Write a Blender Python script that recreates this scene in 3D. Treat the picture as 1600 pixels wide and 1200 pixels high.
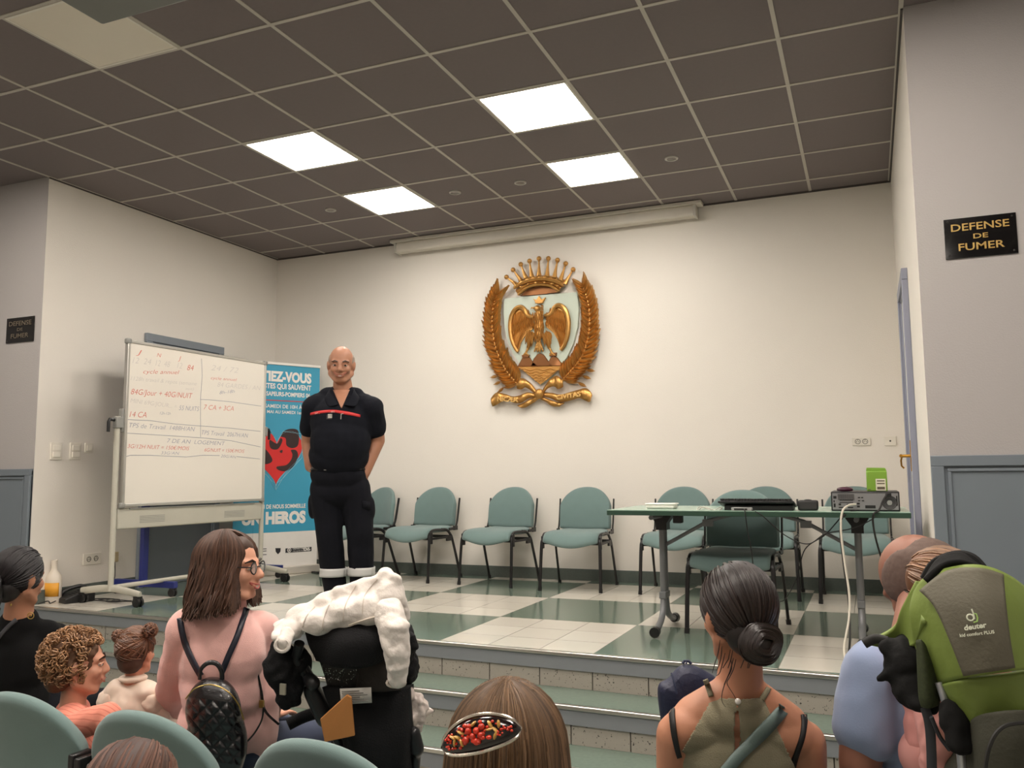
import bpy, bmesh, math, random
from mathutils import Vector as V, Matrix, noise
PI = math.pi
scene = bpy.context.scene
for o in list(bpy.data.objects): bpy.data.objects.remove(o)
COL = scene.collection
# ------------------------------------------------------------------ camera
F = 1328.95; YAW, PITCH, ROLL = -0.395606, 0.107323, -0.007842
CAM = V((2.7434, -2.7718, 0.9221))
_f0 = V((math.sin(YAW), math.cos(YAW), 0)); _r0 = V((math.cos(YAW), -math.sin(YAW), 0)); _u0 = V((0, 0, 1))
CF = _f0*math.cos(PITCH) + _u0*math.sin(PITCH)
_u1 = _u0*math.cos(PITCH) - _f0*math.sin(PITCH)
CR = _r0*math.cos(ROLL) + _u1*math.sin(ROLL)
CU = _u1*math.cos(ROLL) - _r0*math.sin(ROLL)
cam_d = bpy.data.cameras.new('camera'); cam = bpy.data.objects.new('camera', cam_d); COL.objects.link(cam)
cam_d.sensor_width = 36; cam_d.lens = F*36/1600; cam_d.clip_start = .05
m3 = Matrix((CR, CU, -CF)).transposed()
cam.matrix_world = Matrix.Translation(CAM) @ m3.to_4x4()
scene.camera = cam
# ------------------------------------------------------------------ world, exposure
scene.view_settings.view_transform = 'Standard'; scene.view_settings.look = 'None'
scene.view_settings.gamma = 1; scene.view_settings.use_curve_mapping = False
scene.view_settings.exposure = 1.0
w = bpy.data.worlds.new('world'); scene.world = w; w.use_nodes = True
w.node_tree.nodes['Background'].inputs[0].default_value = (.9, .95, 1, 1)
w.node_tree.nodes['Background'].inputs[1].default_value = 0.05
PANEL_E, FILL_E = 13.0, 22.0  # strength of the stage panels and of the added hall fill
CEIL, FL, BACK, WING, SX = 3.25, -0.54, 4.5, 1.735, 3.01     # ceiling, hall floor, back wall, wing walls, stage half width

# ------------------------------------------------------------------ pixel -> point in the place
def ray(px, py): return CF*F + CR*(px-800) - CU*(py-600)
def at(px, py, d): return CAM + ray(px, py)*(d/F)            # a point at depth d in front of the photographer
def hit(px, py, ax, val):
    d = ray(px, py); return CAM + d*((val-CAM[ax])/d[ax])
def hitp(px, py, P, N):
    d = ray(px, py); return CAM + d*((P-CAM).dot(N)/d.dot(N))

# ------------------------------------------------------------------ materials
MATS = {}
def lin(c):
    return tuple(((x/255)/12.92 if x/255 <= .04045 else ((x/255+.055)/1.055)**2.4) for x in c)
def mat(name, rgb, rough=.6, metal=0, var=.06, scale=8, bump=0, bscale=60, emit=None, es=0, coat=0, alpha=1, sheen=0, island=0, spec=.5):
    if name in MATS: return MATS[name]
    m = bpy.data.materials.new(name); m.use_nodes = True; nt = m.node_tree; b = nt.nodes['Principled BSDF']
    c = lin(rgb)
    tc = nt.nodes.new('ShaderNodeTexCoord'); n = nt.nodes.new('ShaderNodeTexNoise'); n.inputs['Scale'].default_value = scale
    n.inputs['Detail'].default_value = 4
    nt.links.new(tc.outputs['Object'], n.inputs['Vector'])
    mx = nt.nodes.new('ShaderNodeMix'); mx.data_type = 'RGBA'
    mx.inputs[6].default_value = (*[x*(1-var) for x in c], 1); mx.inputs[7].default_value = (*[min(1, x*(1+var)) for x in c], 1)
    if island:
        g = nt.nodes.new('ShaderNodeNewGeometry'); nt.links.new(g.outputs['Random Per Island'], mx.inputs[0])
        mx.inputs[6].default_value = (*[x*(1-island) for x in c], 1); mx.inputs[7].default_value = (*[min(1, x*(1+island)) for x in c], 1)
    else: nt.links.new(n.outputs['Fac'], mx.inputs[0])
    nt.links.new(mx.outputs[2], b.inputs['Base Color'])
    b.inputs['Roughness'].default_value = rough; b.inputs['Metallic'].default_value = metal
    b.inputs['Coat Weight'].default_value = coat; b.inputs['Sheen Weight'].default_value = sheen
    b.inputs['Specular IOR Level'].default_value = spec
    if alpha < 1: b.inputs['Alpha'].default_value = alpha
    if emit:
        b.inputs['Emission Color'].default_value = (*lin(emit), 1); b.inputs['Emission Strength'].default_value = es
    if bump:
        n2 = nt.nodes.new('ShaderNodeTexNoise'); n2.inputs['Scale'].default_value = bscale; n2.inputs['Detail'].default_value = 3
        nt.links.new(tc.outputs['Object'], n2.inputs['Vector'])
        bp = nt.nodes.new('ShaderNodeBump'); bp.inputs['Strength'].default_value = bump; bp.inputs['Distance'].default_value = .01
        nt.links.new(n2.outputs['Fac'], bp.inputs['Height']); nt.links.new(bp.outputs[0], b.inputs['Normal'])
    MATS[name] = m; return m

# ------------------------------------------------------------------ mesh builder
class MB:
    def __init__(s): s.v = []; s.f = []; s.m = []; s.cm = 0
    def add(s, vs, fs, mi=None):
        o = len(s.v); s.v += [tuple(x) for x in vs]; s.f += [tuple(o+i for i in f) for f in fs]; s.m += [s.cm if mi is None else mi]*len(fs); return s
    def box(s, a, b, M=None, mi=None):
        x0, y0, z0 = [min(p, q) for p, q in zip(a, b)]; x1, y1, z1 = [max(p, q) for p, q in zip(a, b)]
        vs = [V(q) for q in ((x0,y0,z0),(x1,y0,z0),(x1,y1,z0),(x0,y1,z0),(x0,y0,z1),(x1,y0,z1),(x1,y1,z1),(x0,y1,z1))]
        if M: vs = [M @ q for q in vs]
        return s.add(vs, [(0,3,2,1),(4,5,6,7),(0,1,5,4),(1,2,6,5),(2,3,7,6),(3,0,4,7)], mi)
    def tube(s, pts, r, n=8, flat=1, closed=False, mi=None, upv=None):
        pts = [V(p) for p in pts]; k = len(pts)
        rs = r if isinstance(r, (list, tuple)) else [r]*k
        up = V(upv) if upv else None; vs = []
        prev = None
        for i, p in enumerate(pts):
            if closed: t = pts[(i+1) % k]-pts[i-1]
            else: t = pts[min(i+1, k-1)]-pts[max(i-1, 0)]
            t.normalize()
            if up: a = up - t*up.dot(t)
            elif prev is None: a = V((0,0,1)) if abs(t.z) < .9 else V((1,0,0)); a = a - t*a.dot(t)
            else: a = prev - t*prev.dot(t)
            if a.length < 1e-6: a = t.orthogonal()
            a.normalize(); prev = a; b = t.cross(a)
            for j in range(n):
                th = 2*PI*j/n; vs.append(p + a*(math.cos(th)*rs[i]) + b*(math.sin(th)*rs[i]*flat))
        fs = []
        for i in range(k if closed else k-1):
            i2 = (i+1) % k
            for j in range(n): fs.append((i*n+j, i*n+(j+1) % n, i2*n+(j+1) % n, i2*n+j))
        if not closed: fs.append(tuple(range(n-1, -1, -1))); fs.append(tuple((k-1)*n+j for j in range(n)))
        return s.add(vs, fs, mi)
    def ell(s, c, r, M=None, nu=16, nv=10, mi=None):
        c = V(c); vs = []; fs = []
        for i in range(nv+1):
            ph = PI*i/nv
            for j in range(nu):
                th = 2*PI*j/nu; q = V((r[0]*math.sin(ph)*math.cos(th), r[1]*math.sin(ph)*math.sin(th), r[2]*math.cos(ph)))
                if M: q = M @ q
                vs.append(c+q)
        for i in range(nv):
            for j in range(nu): fs.append((i*nu+j, (i+1)*nu+j, (i+1)*nu+(j+1) % nu, i*nu+(j+1) % nu))
        return s.add(vs, fs, mi)
    def prism(s, out, d0, d1, fn, mi=None, inset=0):
        """outline of 2D points, fn(x, y, depth) -> point; inset rounds the d1 side"""
        n = len(out); cx = sum(p[0] for p in out)/n; cy = sum(p[1] for p in out)/n
        rings = [(d0, 0)] + ([(d0+(d1-d0)*.6, 0), (d1, inset)] if inset else [(d1, 0)])
        vs = []
        for d, k in rings: vs += [fn(x+(cx-x)*k, y+(cy-y)*k, d) for x, y in out]
        fs = [tuple(range(n-1, -1, -1)), tuple((len(rings)-1)*n+i for i in range(n))]
        for q in range(len(rings)-1):
            for i in range(n): fs.append((q*n+i, q*n+(i+1) % n, (q+1)*n+(i+1) % n, (q+1)*n+i))
        return s.add(vs, fs, mi)
    def grid(s, rows, mi=None):
        n = len(rows[0]); vs = [p for r_ in rows for p in r_]; fs = []
        for i in range(len(rows)-1):
            for j in range(n-1): fs.append((i*n+j, i*n+j+1, (i+1)*n+j+1, (i+1)*n+j))
        return s.add(vs, fs, mi)
    def build(s, name, mats, parent=None, smooth=True, bevel=0, solid=0, sub=0, angle=40):
        me = bpy.data.meshes.new(name); me.from_pydata(s.v, [], s.f)
        mats = mats if isinstance(mats, (list, tuple)) else [mats]
        for m in mats: me.materials.append(m)
        me.polygons.foreach_set('material_index', s.m)
        bm = bmesh.new(); bm.from_mesh(me); bmesh.ops.recalc_face_normals(bm, faces=bm.faces)
        for f in bm.faces: f.smooth = smooth
        if smooth:
            for e in bm.edges:
                if len(e.link_faces) == 2 and e.calc_face_angle(0) > math.radians(angle): e.smooth = False
        bm.to_mesh(me); bm.free()
        o = bpy.data.objects.new(name, me); COL.objects.link(o)
        if parent: o.parent = parent
        if solid:
            q = o.modifiers.new('solid', 'SOLIDIFY'); q.thickness = solid; q.offset = 0
        if bevel:
            q = o.modifiers.new('bevel', 'BEVEL'); q.width = bevel; q.segments = 2; q.limit_method = 'ANGLE'
        if sub:
            q = o.modifiers.new('sub', 'SUBSURF'); q.levels = q.render_levels = sub
        return o
def tag(o, label, cat, group=None):
    o['label'] = label; o['category'] = cat
    if group: o['group'] = group
    return o
def struct(o): o['kind'] = 'structure'; return o
def thing(name, label, cat, loc=(0,0,0), rz=0, group=None):
    o = bpy.data.objects.new(name, None); COL.objects.link(o); o.location = loc; o.rotation_euler.z = rz
    o.empty_display_size = .1
    return tag(o, label, cat, group)
def copy_tree(o, parent=None):
    c = o.copy(); COL.objects.link(c)
    if parent: c.parent = parent
    for ch in list(o.children): copy_tree(ch, c)
    return c
def cat_(pts, n=6, closed=False):
    """Catmull-Rom through points (tuples of any length)"""
    pts = [tuple(p) for p in pts]; out = []; k = len(pts)
    for i in range(k if closed else k-1):
        P = [pts[(i+q) % k] if closed else pts[min(max(i+q, 0), k-1)] for q in (-1, 0, 1, 2)]
        for j in range(n):
            t = j/n
            out.append(tuple(.5*(2*b+(c-a)*t+(2*a-5*b+4*c-d)*t*t+(3*b-a-3*c+d)*t**3) for a, b, c, d in zip(*P)))
    if not closed: out.append(pts[-1])
    return out

# ------------------------------------------------------------------ lettering
def text2d(s, bold=0, shear=0, spacing=1.0, res=3):
    cu = bpy.data.curves.new('t', 'FONT'); cu.body = s; cu.size = 1; cu.offset = bold; cu.shear = shear
    cu.resolution_u = res; cu.space_character = spacing
    ob = bpy.data.objects.new('t', cu); COL.objects.link(ob)
    dg = bpy.context.evaluated_depsgraph_get(); me = bpy.data.meshes.new_from_object(ob.evaluated_get(dg))
    vs = [(v.co.x, v.co.y) for v in me.vertices]; fs = [tuple(p.vertices) for p in me.polygons]
    bpy.data.objects.remove(ob); bpy.data.curves.remove(cu); bpy.data.meshes.remove(me)
    return vs, fs
def put_text(mb, s, P0, P1, h, up, N, off=.0015, bold=0, shear=0, mi=None, warp=None, spacing=1.0, thick=0):
    """text from P0 to P1 (baseline), cap height h"""
    vs, fs = text2d(s, bold, shear, spacing)
    if not vs: return
    x0 = min(v[0] for v in vs); x1 = max(v[0] for v in vs)
    P0, P1 = V(P0), V(P1); up = V(up).normalized(); N = V(N).normalized(); cap = .729
    fr = [P0+(P1-P0)*((x-x0)/(x1-x0))+up*(y/cap*h)+N*off+(warp((x-x0)/(x1-x0)) if warp else V((0,0,0))) for x, y in vs]
    if thick:
        n = len(fr); bk = [q-N*thick for q in fr]
        from collections import Counter
        ec = Counter(); 
        for f in fs:
            for a, b in zip(f, f[1:]+f[:1]): ec[(a, b)] += 1
        side = [(a, b, b+n, a+n) for (a, b) in ec if (b, a) not in ec]
        mb.add(fr+bk, fs+side, mi)
    else: mb.add(fr, fs, mi)

# ------------------------------------------------------------------ organic solids: many rounded pieces fused into one skin
_LCACHE = {}
class Blob:
    def __init__(s): s.p = MB()
    def e(s, c, r, M=None): s.p.ell(c, r, M, 20, 12); return s
    def c(s, a, b, ra, rb, M=None, flat=1, upv=None):
        a, b = V(a), V(b); d = (b-a); L = d.length; n = 8; pts = []; rs = []
        d = d.normalized()
        for i in range(5):
            t = (i/4)*PI/2; pts.append(a-d*ra*math.cos(t)); rs.append(max(ra*math.sin(t), ra*.05))
        for i in range(1, 4): pts.append(a+(b-a)*i/4); rs.append(ra+(rb-ra)*i/4)
        for i in range(5):
            t = (i/4)*PI/2; pts.append(b+d*rb*math.sin(t)); rs.append(max(rb*math.cos(t), rb*.05))
        s.p.tube(pts, rs, 16, flat, upv=upv); return s
    def chain(s, pts, rs, flat=1, upv=None):
        for i in range(len(pts)-1): s.c(pts[i], pts[i+1], rs[i], rs[i+1], flat=flat, upv=upv)
        return s
    def build(s, name, mats, parent=None, vox=.008, smooth=6, amp=0, nscale=10, stretch=(1,1,1), cut=None, mfn=None, ridged=0):
        me = bpy.data.meshes.new(name); me.from_pydata(s.p.v, [], s.p.f)
        bm = bmesh.new(); bm.from_mesh(me); bmesh.ops.remove_doubles(bm, verts=bm.verts, dist=1e-6)
        bmesh.ops.recalc_face_normals(bm, faces=bm.faces); bm.to_mesh(me); bm.free()
        ob = bpy.data.objects.new('tmp', me); COL.objects.link(ob)
        r = ob.modifiers.new('r', 'REMESH'); r.mode = 'VOXEL'; r.voxel_size = vox
        if smooth:
            q = ob.modifiers.new('s', 'SMOOTH'); q.factor = .5; q.iterations = smooth
        dg = bpy.context.evaluated_depsgraph_get(); me2 = bpy.data.meshes.new_from_object(ob.evaluated_get(dg))
        bpy.data.objects.remove(ob); bpy.data.meshes.remove(me)
        me2.name = name
        if amp:
            nn = [v.normal.copy() for v in me2.vertices]
            for v, n_ in zip(me2.vertices, nn):
                q = V((v.co.x*stretch[0], v.co.y*stretch[1], v.co.z*stretch[2]))*nscale
                k = noise.noise(q) + .5*noise.noise(q*2.1)
                if ridged: k = .35-abs(k)*1.6
                v.co += n_*(amp*k)
        if cut:
            bm = bmesh.new(); bm.from_mesh(me2)
            bmesh.ops.delete(bm, geom=[v for v in bm.verts if cut(v.co)], context='VERTS'); bm.to_mesh(me2); bm.free()
        mats = mats if isinstance(mats, (list, tuple)) else [mats]
        me2.materials.clear()
        for m in mats: me2.materials.append(m)
        for p in me2.polygons:
            p.use_smooth = True
            p.material_index = mfn(p.center) if mfn else 0
        o = bpy.data.objects.new(name, me2); COL.objects.link(o)
        if parent: o.parent = parent
        return o
def cloth(rows, name, m, parent=None, thick=.006, n=5, amp=0, nscale=12, mfn=None):
    """smooth sheet through a grid of points, given thickness"""
    R = [cat_([tuple(p) for p in r_], n) for r_ in rows]
    C = [cat_([r_[j] for r_ in R], n) for j in range(len(R[0]))]
    G = [[V(C[j][i]) for j in range(len(C))] for i in range(len(C[0]))]
    mb = MB(); mb.grid(G)
    o = mb.build(name, m, parent, angle=180, solid=thick)
    if amp:
        me = o.data; nn = [v.normal.copy() for v in me.vertices]
        for v, q in zip(me.vertices, nn): v.co += q*(amp*(noise.noise(v.co*nscale)+.5*noise.noise(v.co*nscale*2.3)))
    return o
def frame(fwd, up=(0,0,1)):
    f = V(fwd).normalized(); u = V(up); u = (u-f*u.dot(f)).normalized(); r = f.cross(u)
    return Matrix((r, f, u)).transposed()      # columns right, forward, up
# ================================================================== THE ROOM
def mat_wall(name, rgb, bump=.15, sc=120):
    return mat(name, rgb, .75, var=.02, scale=2, bump=bump, bscale=sc)
M_WHITE = mat_wall('white_plaster', (228, 222, 213)); M_GREY = mat_wall('grey_wall_paint', (170, 166, 164))
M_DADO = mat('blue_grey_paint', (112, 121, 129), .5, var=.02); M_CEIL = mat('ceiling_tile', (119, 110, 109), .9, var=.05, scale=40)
M_BAR = mat('ceiling_grid', (184, 178, 168), .5); M_BASE = mat('dark_green_stone', (86, 94, 88), .5, var=.18, scale=60)
def floor_mat():
    m = bpy.data.materials.new('checker_tiles'); m.use_nodes = True; nt = m.node_tree; b = nt.nodes['Principled BSDF']; L = nt.links.new
    def math_(op, a, b_=None, c=None):
        n = nt.nodes.new('ShaderNodeMath'); n.operation = op
        for i, x in enumerate((a, b_, c)):
            if x is None: continue
            if isinstance(x, (int, float)): n.inputs[i].default_value = x
            else: L(x, n.inputs[i])
        return n.outputs[0]
    g = nt.nodes.new('ShaderNodeTexCoord'); s = nt.nodes.new('ShaderNodeSeparateXYZ'); L(g.outputs['Object'], s.inputs[0])
    T = .3067; u = math_('DIVIDE', math_('SUBTRACT', s.outputs[0], .455-T*30), T); v = math_('DIVIDE', math_('SUBTRACT', s.outputs[1], 3.40-T*30), T)
    cu = math_('FLOOR', math_('DIVIDE', u, 3)); cv = math_('FLOOR', math_('DIVIDE', v, 3))
    chk = math_('MODULO', math_('ADD', math_('ADD', cu, cv), 1), 2)
    def line(t, wd):
        f = math_('FRACT', t); d = math_('MINIMUM', f, math_('SUBTRACT', 1, f)); return math_('LESS_THAN', d, wd)
    joint = math_('MAXIMUM', line(u, .007), line(v, .007))
    cell = nt.nodes.new('ShaderNodeCombineXYZ'); L(math_('FLOOR', u), cell.inputs[0]); L(math_('FLOOR', v), cell.inputs[1])
    wn = nt.nodes.new('ShaderNodeTexWhiteNoise'); L(cell.outputs[0], wn.inputs[0])
    nz = nt.nodes.new('ShaderNodeTexNoise'); nz.inputs['Scale'].default_value = 45; nz.inputs['Detail'].default_value = 6; L(g.outputs['Object'], nz.inputs['Vector'])
    def mix(fac, a, c):
        n = nt.nodes.new('ShaderNodeMix'); n.data_type = 'RGBA'
        if isinstance(fac, (int, float)): n.inputs[0].default_value = fac
        else: L(fac, n.inputs[0])
        for i, x in ((6, a), (7, c)):
            if isinstance(x, tuple): n.inputs[i].default_value = (*x, 1)
            else: L(x, n.inputs[i])
        return n.outputs[2]
    wh = mix(wn.outputs[0], lin((203, 197, 185)), lin((213, 207, 195))); gr = mix(nz.outputs['Fac'], lin((76, 92, 81)), lin((118, 134, 120)))
    c = mix(chk, gr, wh); c = mix(joint, c, lin((120, 118, 108))); L(c, b.inputs['Base Color'])
    b.inputs['Roughness'].default_value = .13; b.inputs['Specular IOR Level'].default_value = .6
    return m
M_FLOOR = floor_mat()
EDGE = lambda x, dy=0: 1.605 - .04*x - dy            # stage edge is a touch off square
# stage floor slab
mb = MB(); mb.add([(-SX,BACK,0),(SX,BACK,0),(SX,EDGE(SX),0),(4.4,EDGE(4.4),0),(-4.4,EDGE(-4.4),0),(-SX,EDGE(-SX),0)], [(0,1,2,5),(2,3,4,5)])
mb.add([(-SX,BACK,0),(SX,BACK,0),(SX,EDGE(SX),0),(4.4,EDGE(4.4),0),(-4.4,EDGE(-4.4),0),(-SX,EDGE(-SX),0),
        (-SX,BACK,-.05),(SX,BACK,-.05),(SX,EDGE(SX),-.05),(4.4,EDGE(4.4),-.05),(-4.4,EDGE(-4.4),-.05),(-SX,EDGE(-SX),-.05)],
       [(6,7,8,11),(8,9,10,11),(3,4,10,9)])
struct(mb.build('floor_stage', M_FLOOR, smooth=False))
mb = MB(); mb.box((-6, -7, FL-.05), (6, 2.2, FL)); struct(mb.build('floor', mat('hall_tiles', (150, 150, 140), .3, var=.08)))
# steps: tread slab, painted band, metal nosing, stone riser
M_BAND = mat('grey_painted_band', (122, 126, 130), .5, var=.03, scale=20); M_NOSE = mat('nosing_metal', (205, 202, 196), .28, 1)
M_TREAD = mat('green_step_stone', (104, 120, 109), .25, var=.14, scale=50)
def riser_mat():
    m = mat('speckled_stone', (156, 150, 140), .45, var=.05, scale=30); nt = m.node_tree; b = nt.nodes['Principled BSDF']; L = nt.links.new
    src = b.inputs['Base Color'].links[0].from_socket
    tc = nt.nodes.new('ShaderNodeTexCoord'); vo = nt.nodes.new('ShaderNodeTexNoise'); vo.inputs['Scale'].default_value = 95; vo.inputs['Detail'].default_value = 2; L(tc.outputs['Object'], vo.inputs['Vector'])
    lt = nt.nodes.new('ShaderNodeMath'); lt.operation = 'LESS_THAN'; lt.inputs[1].default_value = .335; L(vo.outputs['Fac'], lt.inputs[0])
    mx = nt.nodes.new('ShaderNodeMix'); mx.data_type = 'RGBA'; mx.inputs[7].default_value = (.05, .045, .04, 1); L(lt.outputs[0], mx.inputs[0]); L(src, mx.inputs[6])
    L(mx.outputs[2], b.inputs['Base Color']); return m
M_RISER = riser_mat(); M_GROUT = mat('dark_grout', (70, 66, 60), .9)
Rs = Matrix.Translation((0, 1.605, 0)) @ Matrix.Rotation(-.04, 4, 'Z')
for i in range(3):
    z = -.18*i; y = -.315*i
    e = bpy.data.objects.new('step_'+['upper', 'middle', 'lower'][i], None); COL.objects.link(e); e['kind'] = 'structure'
    mb = MB(); mb.box((-4.4, y+.012, z-.175), (4.4, y+.03, z-.085), Rs); mb.build('grout', M_GROUT, e)
    mb = MB(); x = -4.4+.14
    while x < 4.4:
        mb.box((x+.003, y+.006, z-.18), (min(4.4, x+.2935), y+.026, z-.082), Rs); x += .2965
    mb.build('riser_tiles', M_RISER, e, smooth=False)
    mb = MB(); mb.box((-4.4, y-.002, z-.088), (4.4, y+.04, z-.012), Rs); mb.build('painted_band', M_BAND, e)
    mb = MB(); mb.box((-4.4, y-.010, z-.018), (4.4, y+.022, z+.0025), Rs); mb.build('nosing', M_NOSE, e, bevel=.004)
    mb = MB(); mb.box((-4.4, y+.022, z-.05), (4.4, y+.34, z-.001 if i else z-.052), Rs)
    if i: mb.build('tread', M_TREAD, e, smooth=False)
# walls
t = .15
mb = MB(); mb.box((-SX-t, BACK, -.1), (SX+t, BACK+t, CEIL+.05)); struct(mb.build('wall_back', M_WHITE, smooth=False))
for sx, nm in ((-1, 'left'), (1, 'right')):
    mb = MB(); mb.box((sx*SX, WING, -.1), (sx*(SX+t), BACK, CEIL+.05)); struct(mb.build('wall_'+nm, M_WHITE, smooth=False))
    mb = MB(); mb.box((sx*SX, WING-.004, FL), (sx*5.2, WING-.0005, CEIL+.05)); mb.box((sx*(SX+t), WING-.0005, FL), (sx*5.2, WING+.12, CEIL+.05)); struct(mb.build('wall_wing_'+nm, M_GREY, smooth=False))
    # painted dado with a moulded frame
    mb = MB(); mb.box((sx*(SX+.0), WING-.016, FL), (sx*5.2, WING-.003, .985)); o = struct(mb.build('trim_dado_'+nm, M_DADO, smooth=False))
    mb = MB()
    for a, b in (((SX, .950), (5.2, 1.0)), ((SX, FL), (SX+.055, .950))):
        mb.box((sx*a[0], WING-.034, a[1]), (sx*b[0], WING-.004, b[1]))
    for a, b in (((SX+.07, .925), (5.2, .94)), ((SX+.07, FL), (SX+.085, .925))):
        mb.box((sx*a[0], WING-.026, a[1]), (sx*b[0], WING-.004, b[1]))
    mb.build('moulding', M_DADO, o, bevel=.003)
    mb = MB(); mb.box((sx*5.2, -6.6, FL), (sx*5.35, WING+.12, CEIL+.05)); struct(mb.build('wall_hall_'+nm, M_GREY, smooth=False))
mb = MB(); mb.box((-5.35, -6.75, FL), (5.35, -6.6, CEIL+.05)); struct(mb.build('wall_hall_rear', M_WHITE, smooth=False))
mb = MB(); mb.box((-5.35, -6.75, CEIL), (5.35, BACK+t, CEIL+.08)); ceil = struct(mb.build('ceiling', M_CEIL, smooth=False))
mb = MB()
for k in range(-8, 9):
    x = .6*k; y1 = BACK if abs(x) < SX else WING
    mb.box((x-.011, -6.6, CEIL-.004), (x+.011, y1, CEIL+.002))
for r in range(-11, 8):
    y = .6*r; x1 = SX if y > WING else 5.2
    mb.box((-x1, y-.011, CEIL-.0045), (x1, y+.011, CEIL+.002))
mb.build('grid_bars', M_BAR, ceil, smooth=False)
mb = MB()
for x in (-SX, SX): mb.box((x-.012, WING, CEIL-.012), (x+.012, BACK, CEIL))
mb.box((-SX, BACK-.014, CEIL-.014), (SX, BACK, CEIL))
mb.build('edge_angle', mat('dark_edge', (70, 64, 62), .7), ceil, smooth=False)
# baseboards (stage)
mb = MB(); mb.box((-SX, BACK-.014, 0), (SX, BACK, .10))
struct(mb.build('baseboard_back', M_BASE, smooth=False))
mb = MB(); mb.box((-SX, WING, 0), (-SX+.014, 2.72, .10)); mb.box((-SX, 3.70, 0), (-SX+.014, BACK-.014, .10)); struct(mb.build('baseboard_left', M_BASE, smooth=False))
mb = MB(); mb.box((SX-.014, WING, 0), (SX, 2.72, .10)); mb.box((SX-.014, 3.62, 0), (SX, BACK-.014, .10)); struct(mb.build('baseboard_right', M_BASE, smooth=False))
# doors
def door(nm, sx, y0, y1, top, frame_m, leaf_m):
    e = bpy.data.objects.new(nm, None); COL.objects.link(e); e['kind'] = 'structure'
    X = sx*SX; q = -sx
    mb = MB()
    mb.box((X, y0, 0), (X+q*.035, y0+.07, top-.07)); mb.box((X, y1-.07, 0), (X+q*.035, y1, top-.07)); mb.box((X, y0, top-.07), (X+q*.035, y1, top))
    mb.box((X, y0+.07, 0), (X+q*.02, y0+.085, top-.085)); mb.box((X, y1-.085, 0), (X+q*.02, y1-.07, top-.085)); mb.box((X, y0+.07, top-.085), (X+q*.02, y1-.07, top-.07))
    mb.build('door_frame', frame_m, e, bevel=.004)
    mb = MB(); mb.box((X, y0+.085, .005), (X+q*.012, y1-.085, top-.085)); mb.build('door_leaf', leaf_m, e, smooth=False)
    return e
M_FRAME = mat('grey_blue_frame', (128, 136, 144), .45); M_LEAF = mat('grey_door', (112, 119, 127), .55, var=.03)
door('door_1', -1, 2.73, 3.69, 2.18, M_FRAME, M_LEAF)
d2 = door('door_2', 1, 2.78, 3.60, 2.15, mat('door_frame_lilac', (140, 143, 160), .4), mat('pale_door', (205, 208, 204), .5))
mb = MB(); X = SX-.013
M_BRASS = mat('brass', (190, 140, 60), .3, 1)
mb.box((X-.006, 3.33, .93), (X, 3.38, 1.13)); mb.tube([(X, 3.355, 1.03), (X-.06, 3.355, 1.03), (X-.065, 3.34, 1.03), (X-.065, 3.24, 1.03)], .010)
mb.tube([(X-.055, 3.355, 1.03), (X-.062, 3.37, 1.0), (X-.06, 3.37, .965), (X-.045, 3.37, .95)], .006)
mb.build('door_handle', M_BRASS, d2)
# ------------------------------------------------------------------ ceiling lights
M_LIT = mat('lit_diffuser', (255, 250, 240), .5, emit=(255, 248, 238), es=PANEL_E); M_FILL = mat('hall_fill_diffuser', (255, 250, 240), .5, emit=(255, 244, 232), es=FILL_E)
M_FILL_REAR = mat('rear_fill_diffuser', (255, 250, 240), .5, emit=(255, 244, 232), es=FILL_E*.4)  # weaker glow for the rearmost row of added fill panels
M_OFF = mat('unlit_diffuser', (222, 214, 198), .4, var=.03); M_ALU = mat('aluminium', (190, 190, 188), .35, 1)
def panel(ix, iy, m, label, grp):
    x, y = .6*ix, .6*iy
    e = thing('ceiling_light', label, 'ceiling light', (x+.3, y+.3, CEIL), group=grp)
    mb = MB()
    for a, b in (((-.29,-.29),(.29,-.277)),((-.29,.277),(.29,.29)),((-.29,-.277),(-.277,.277)),((.277,-.277),(.29,.277))):
        mb.box((*a, -.008), (*b, .0))
    mb.build('frame', mat('white_frame', (225, 220, 210), .5), e)
    mb = MB(); mb.box((-.278, -.278, -.006), (.278, .278, -.002)); mb.build('diffuser', m, e, smooth=False)
G = 'square ceiling light panels'
panel(-2, 3, M_LIT, 'lit square ceiling light, nearer one of the left pair', G)
panel(-2, 5, M_LIT, 'lit square ceiling light, farther one of the left pair near the projection screen', G)
panel(1, 3, M_LIT, 'lit square ceiling light, nearer one of the right pair, largest bright panel', G)
panel(1, 5, M_LIT, 'lit square ceiling light, farther one of the right pair', G)
panel(-2, 0, M_OFF, 'unlit square ceiling light panel behind the projector', G)
panel(1, 0, M_FILL, 'unseen fill light panel added above the middle of the audience', G)  # this row: unseen lit panels added to brighten wings and left wall
panel(4, 0, M_FILL, 'unseen fill light panel added above the right side of the audience', G)
panel(-5, 0, M_FILL, 'unseen fill light panel added above the left side of the audience', G)
for i, (ix, iy) in enumerate(((-4, -3), (-1, -3), (2, -3), (5, -3), (-4, -7), (-1, -7), (2, -7), (5, -7))):  # panels out of view, added as fill light for the audience
    panel(ix, iy, M_FILL if iy == -3 else M_FILL_REAR, 'unseen fill light panel added over the back of the hall', 'fill lights added over the back of the hall')
labels = ['round ceiling downlight left of the far left light panel', 'round ceiling downlight just right of the far left light panel',
          'round ceiling downlight just left of the far right light panel', 'round ceiling downlight at far right of the ceiling']
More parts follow.
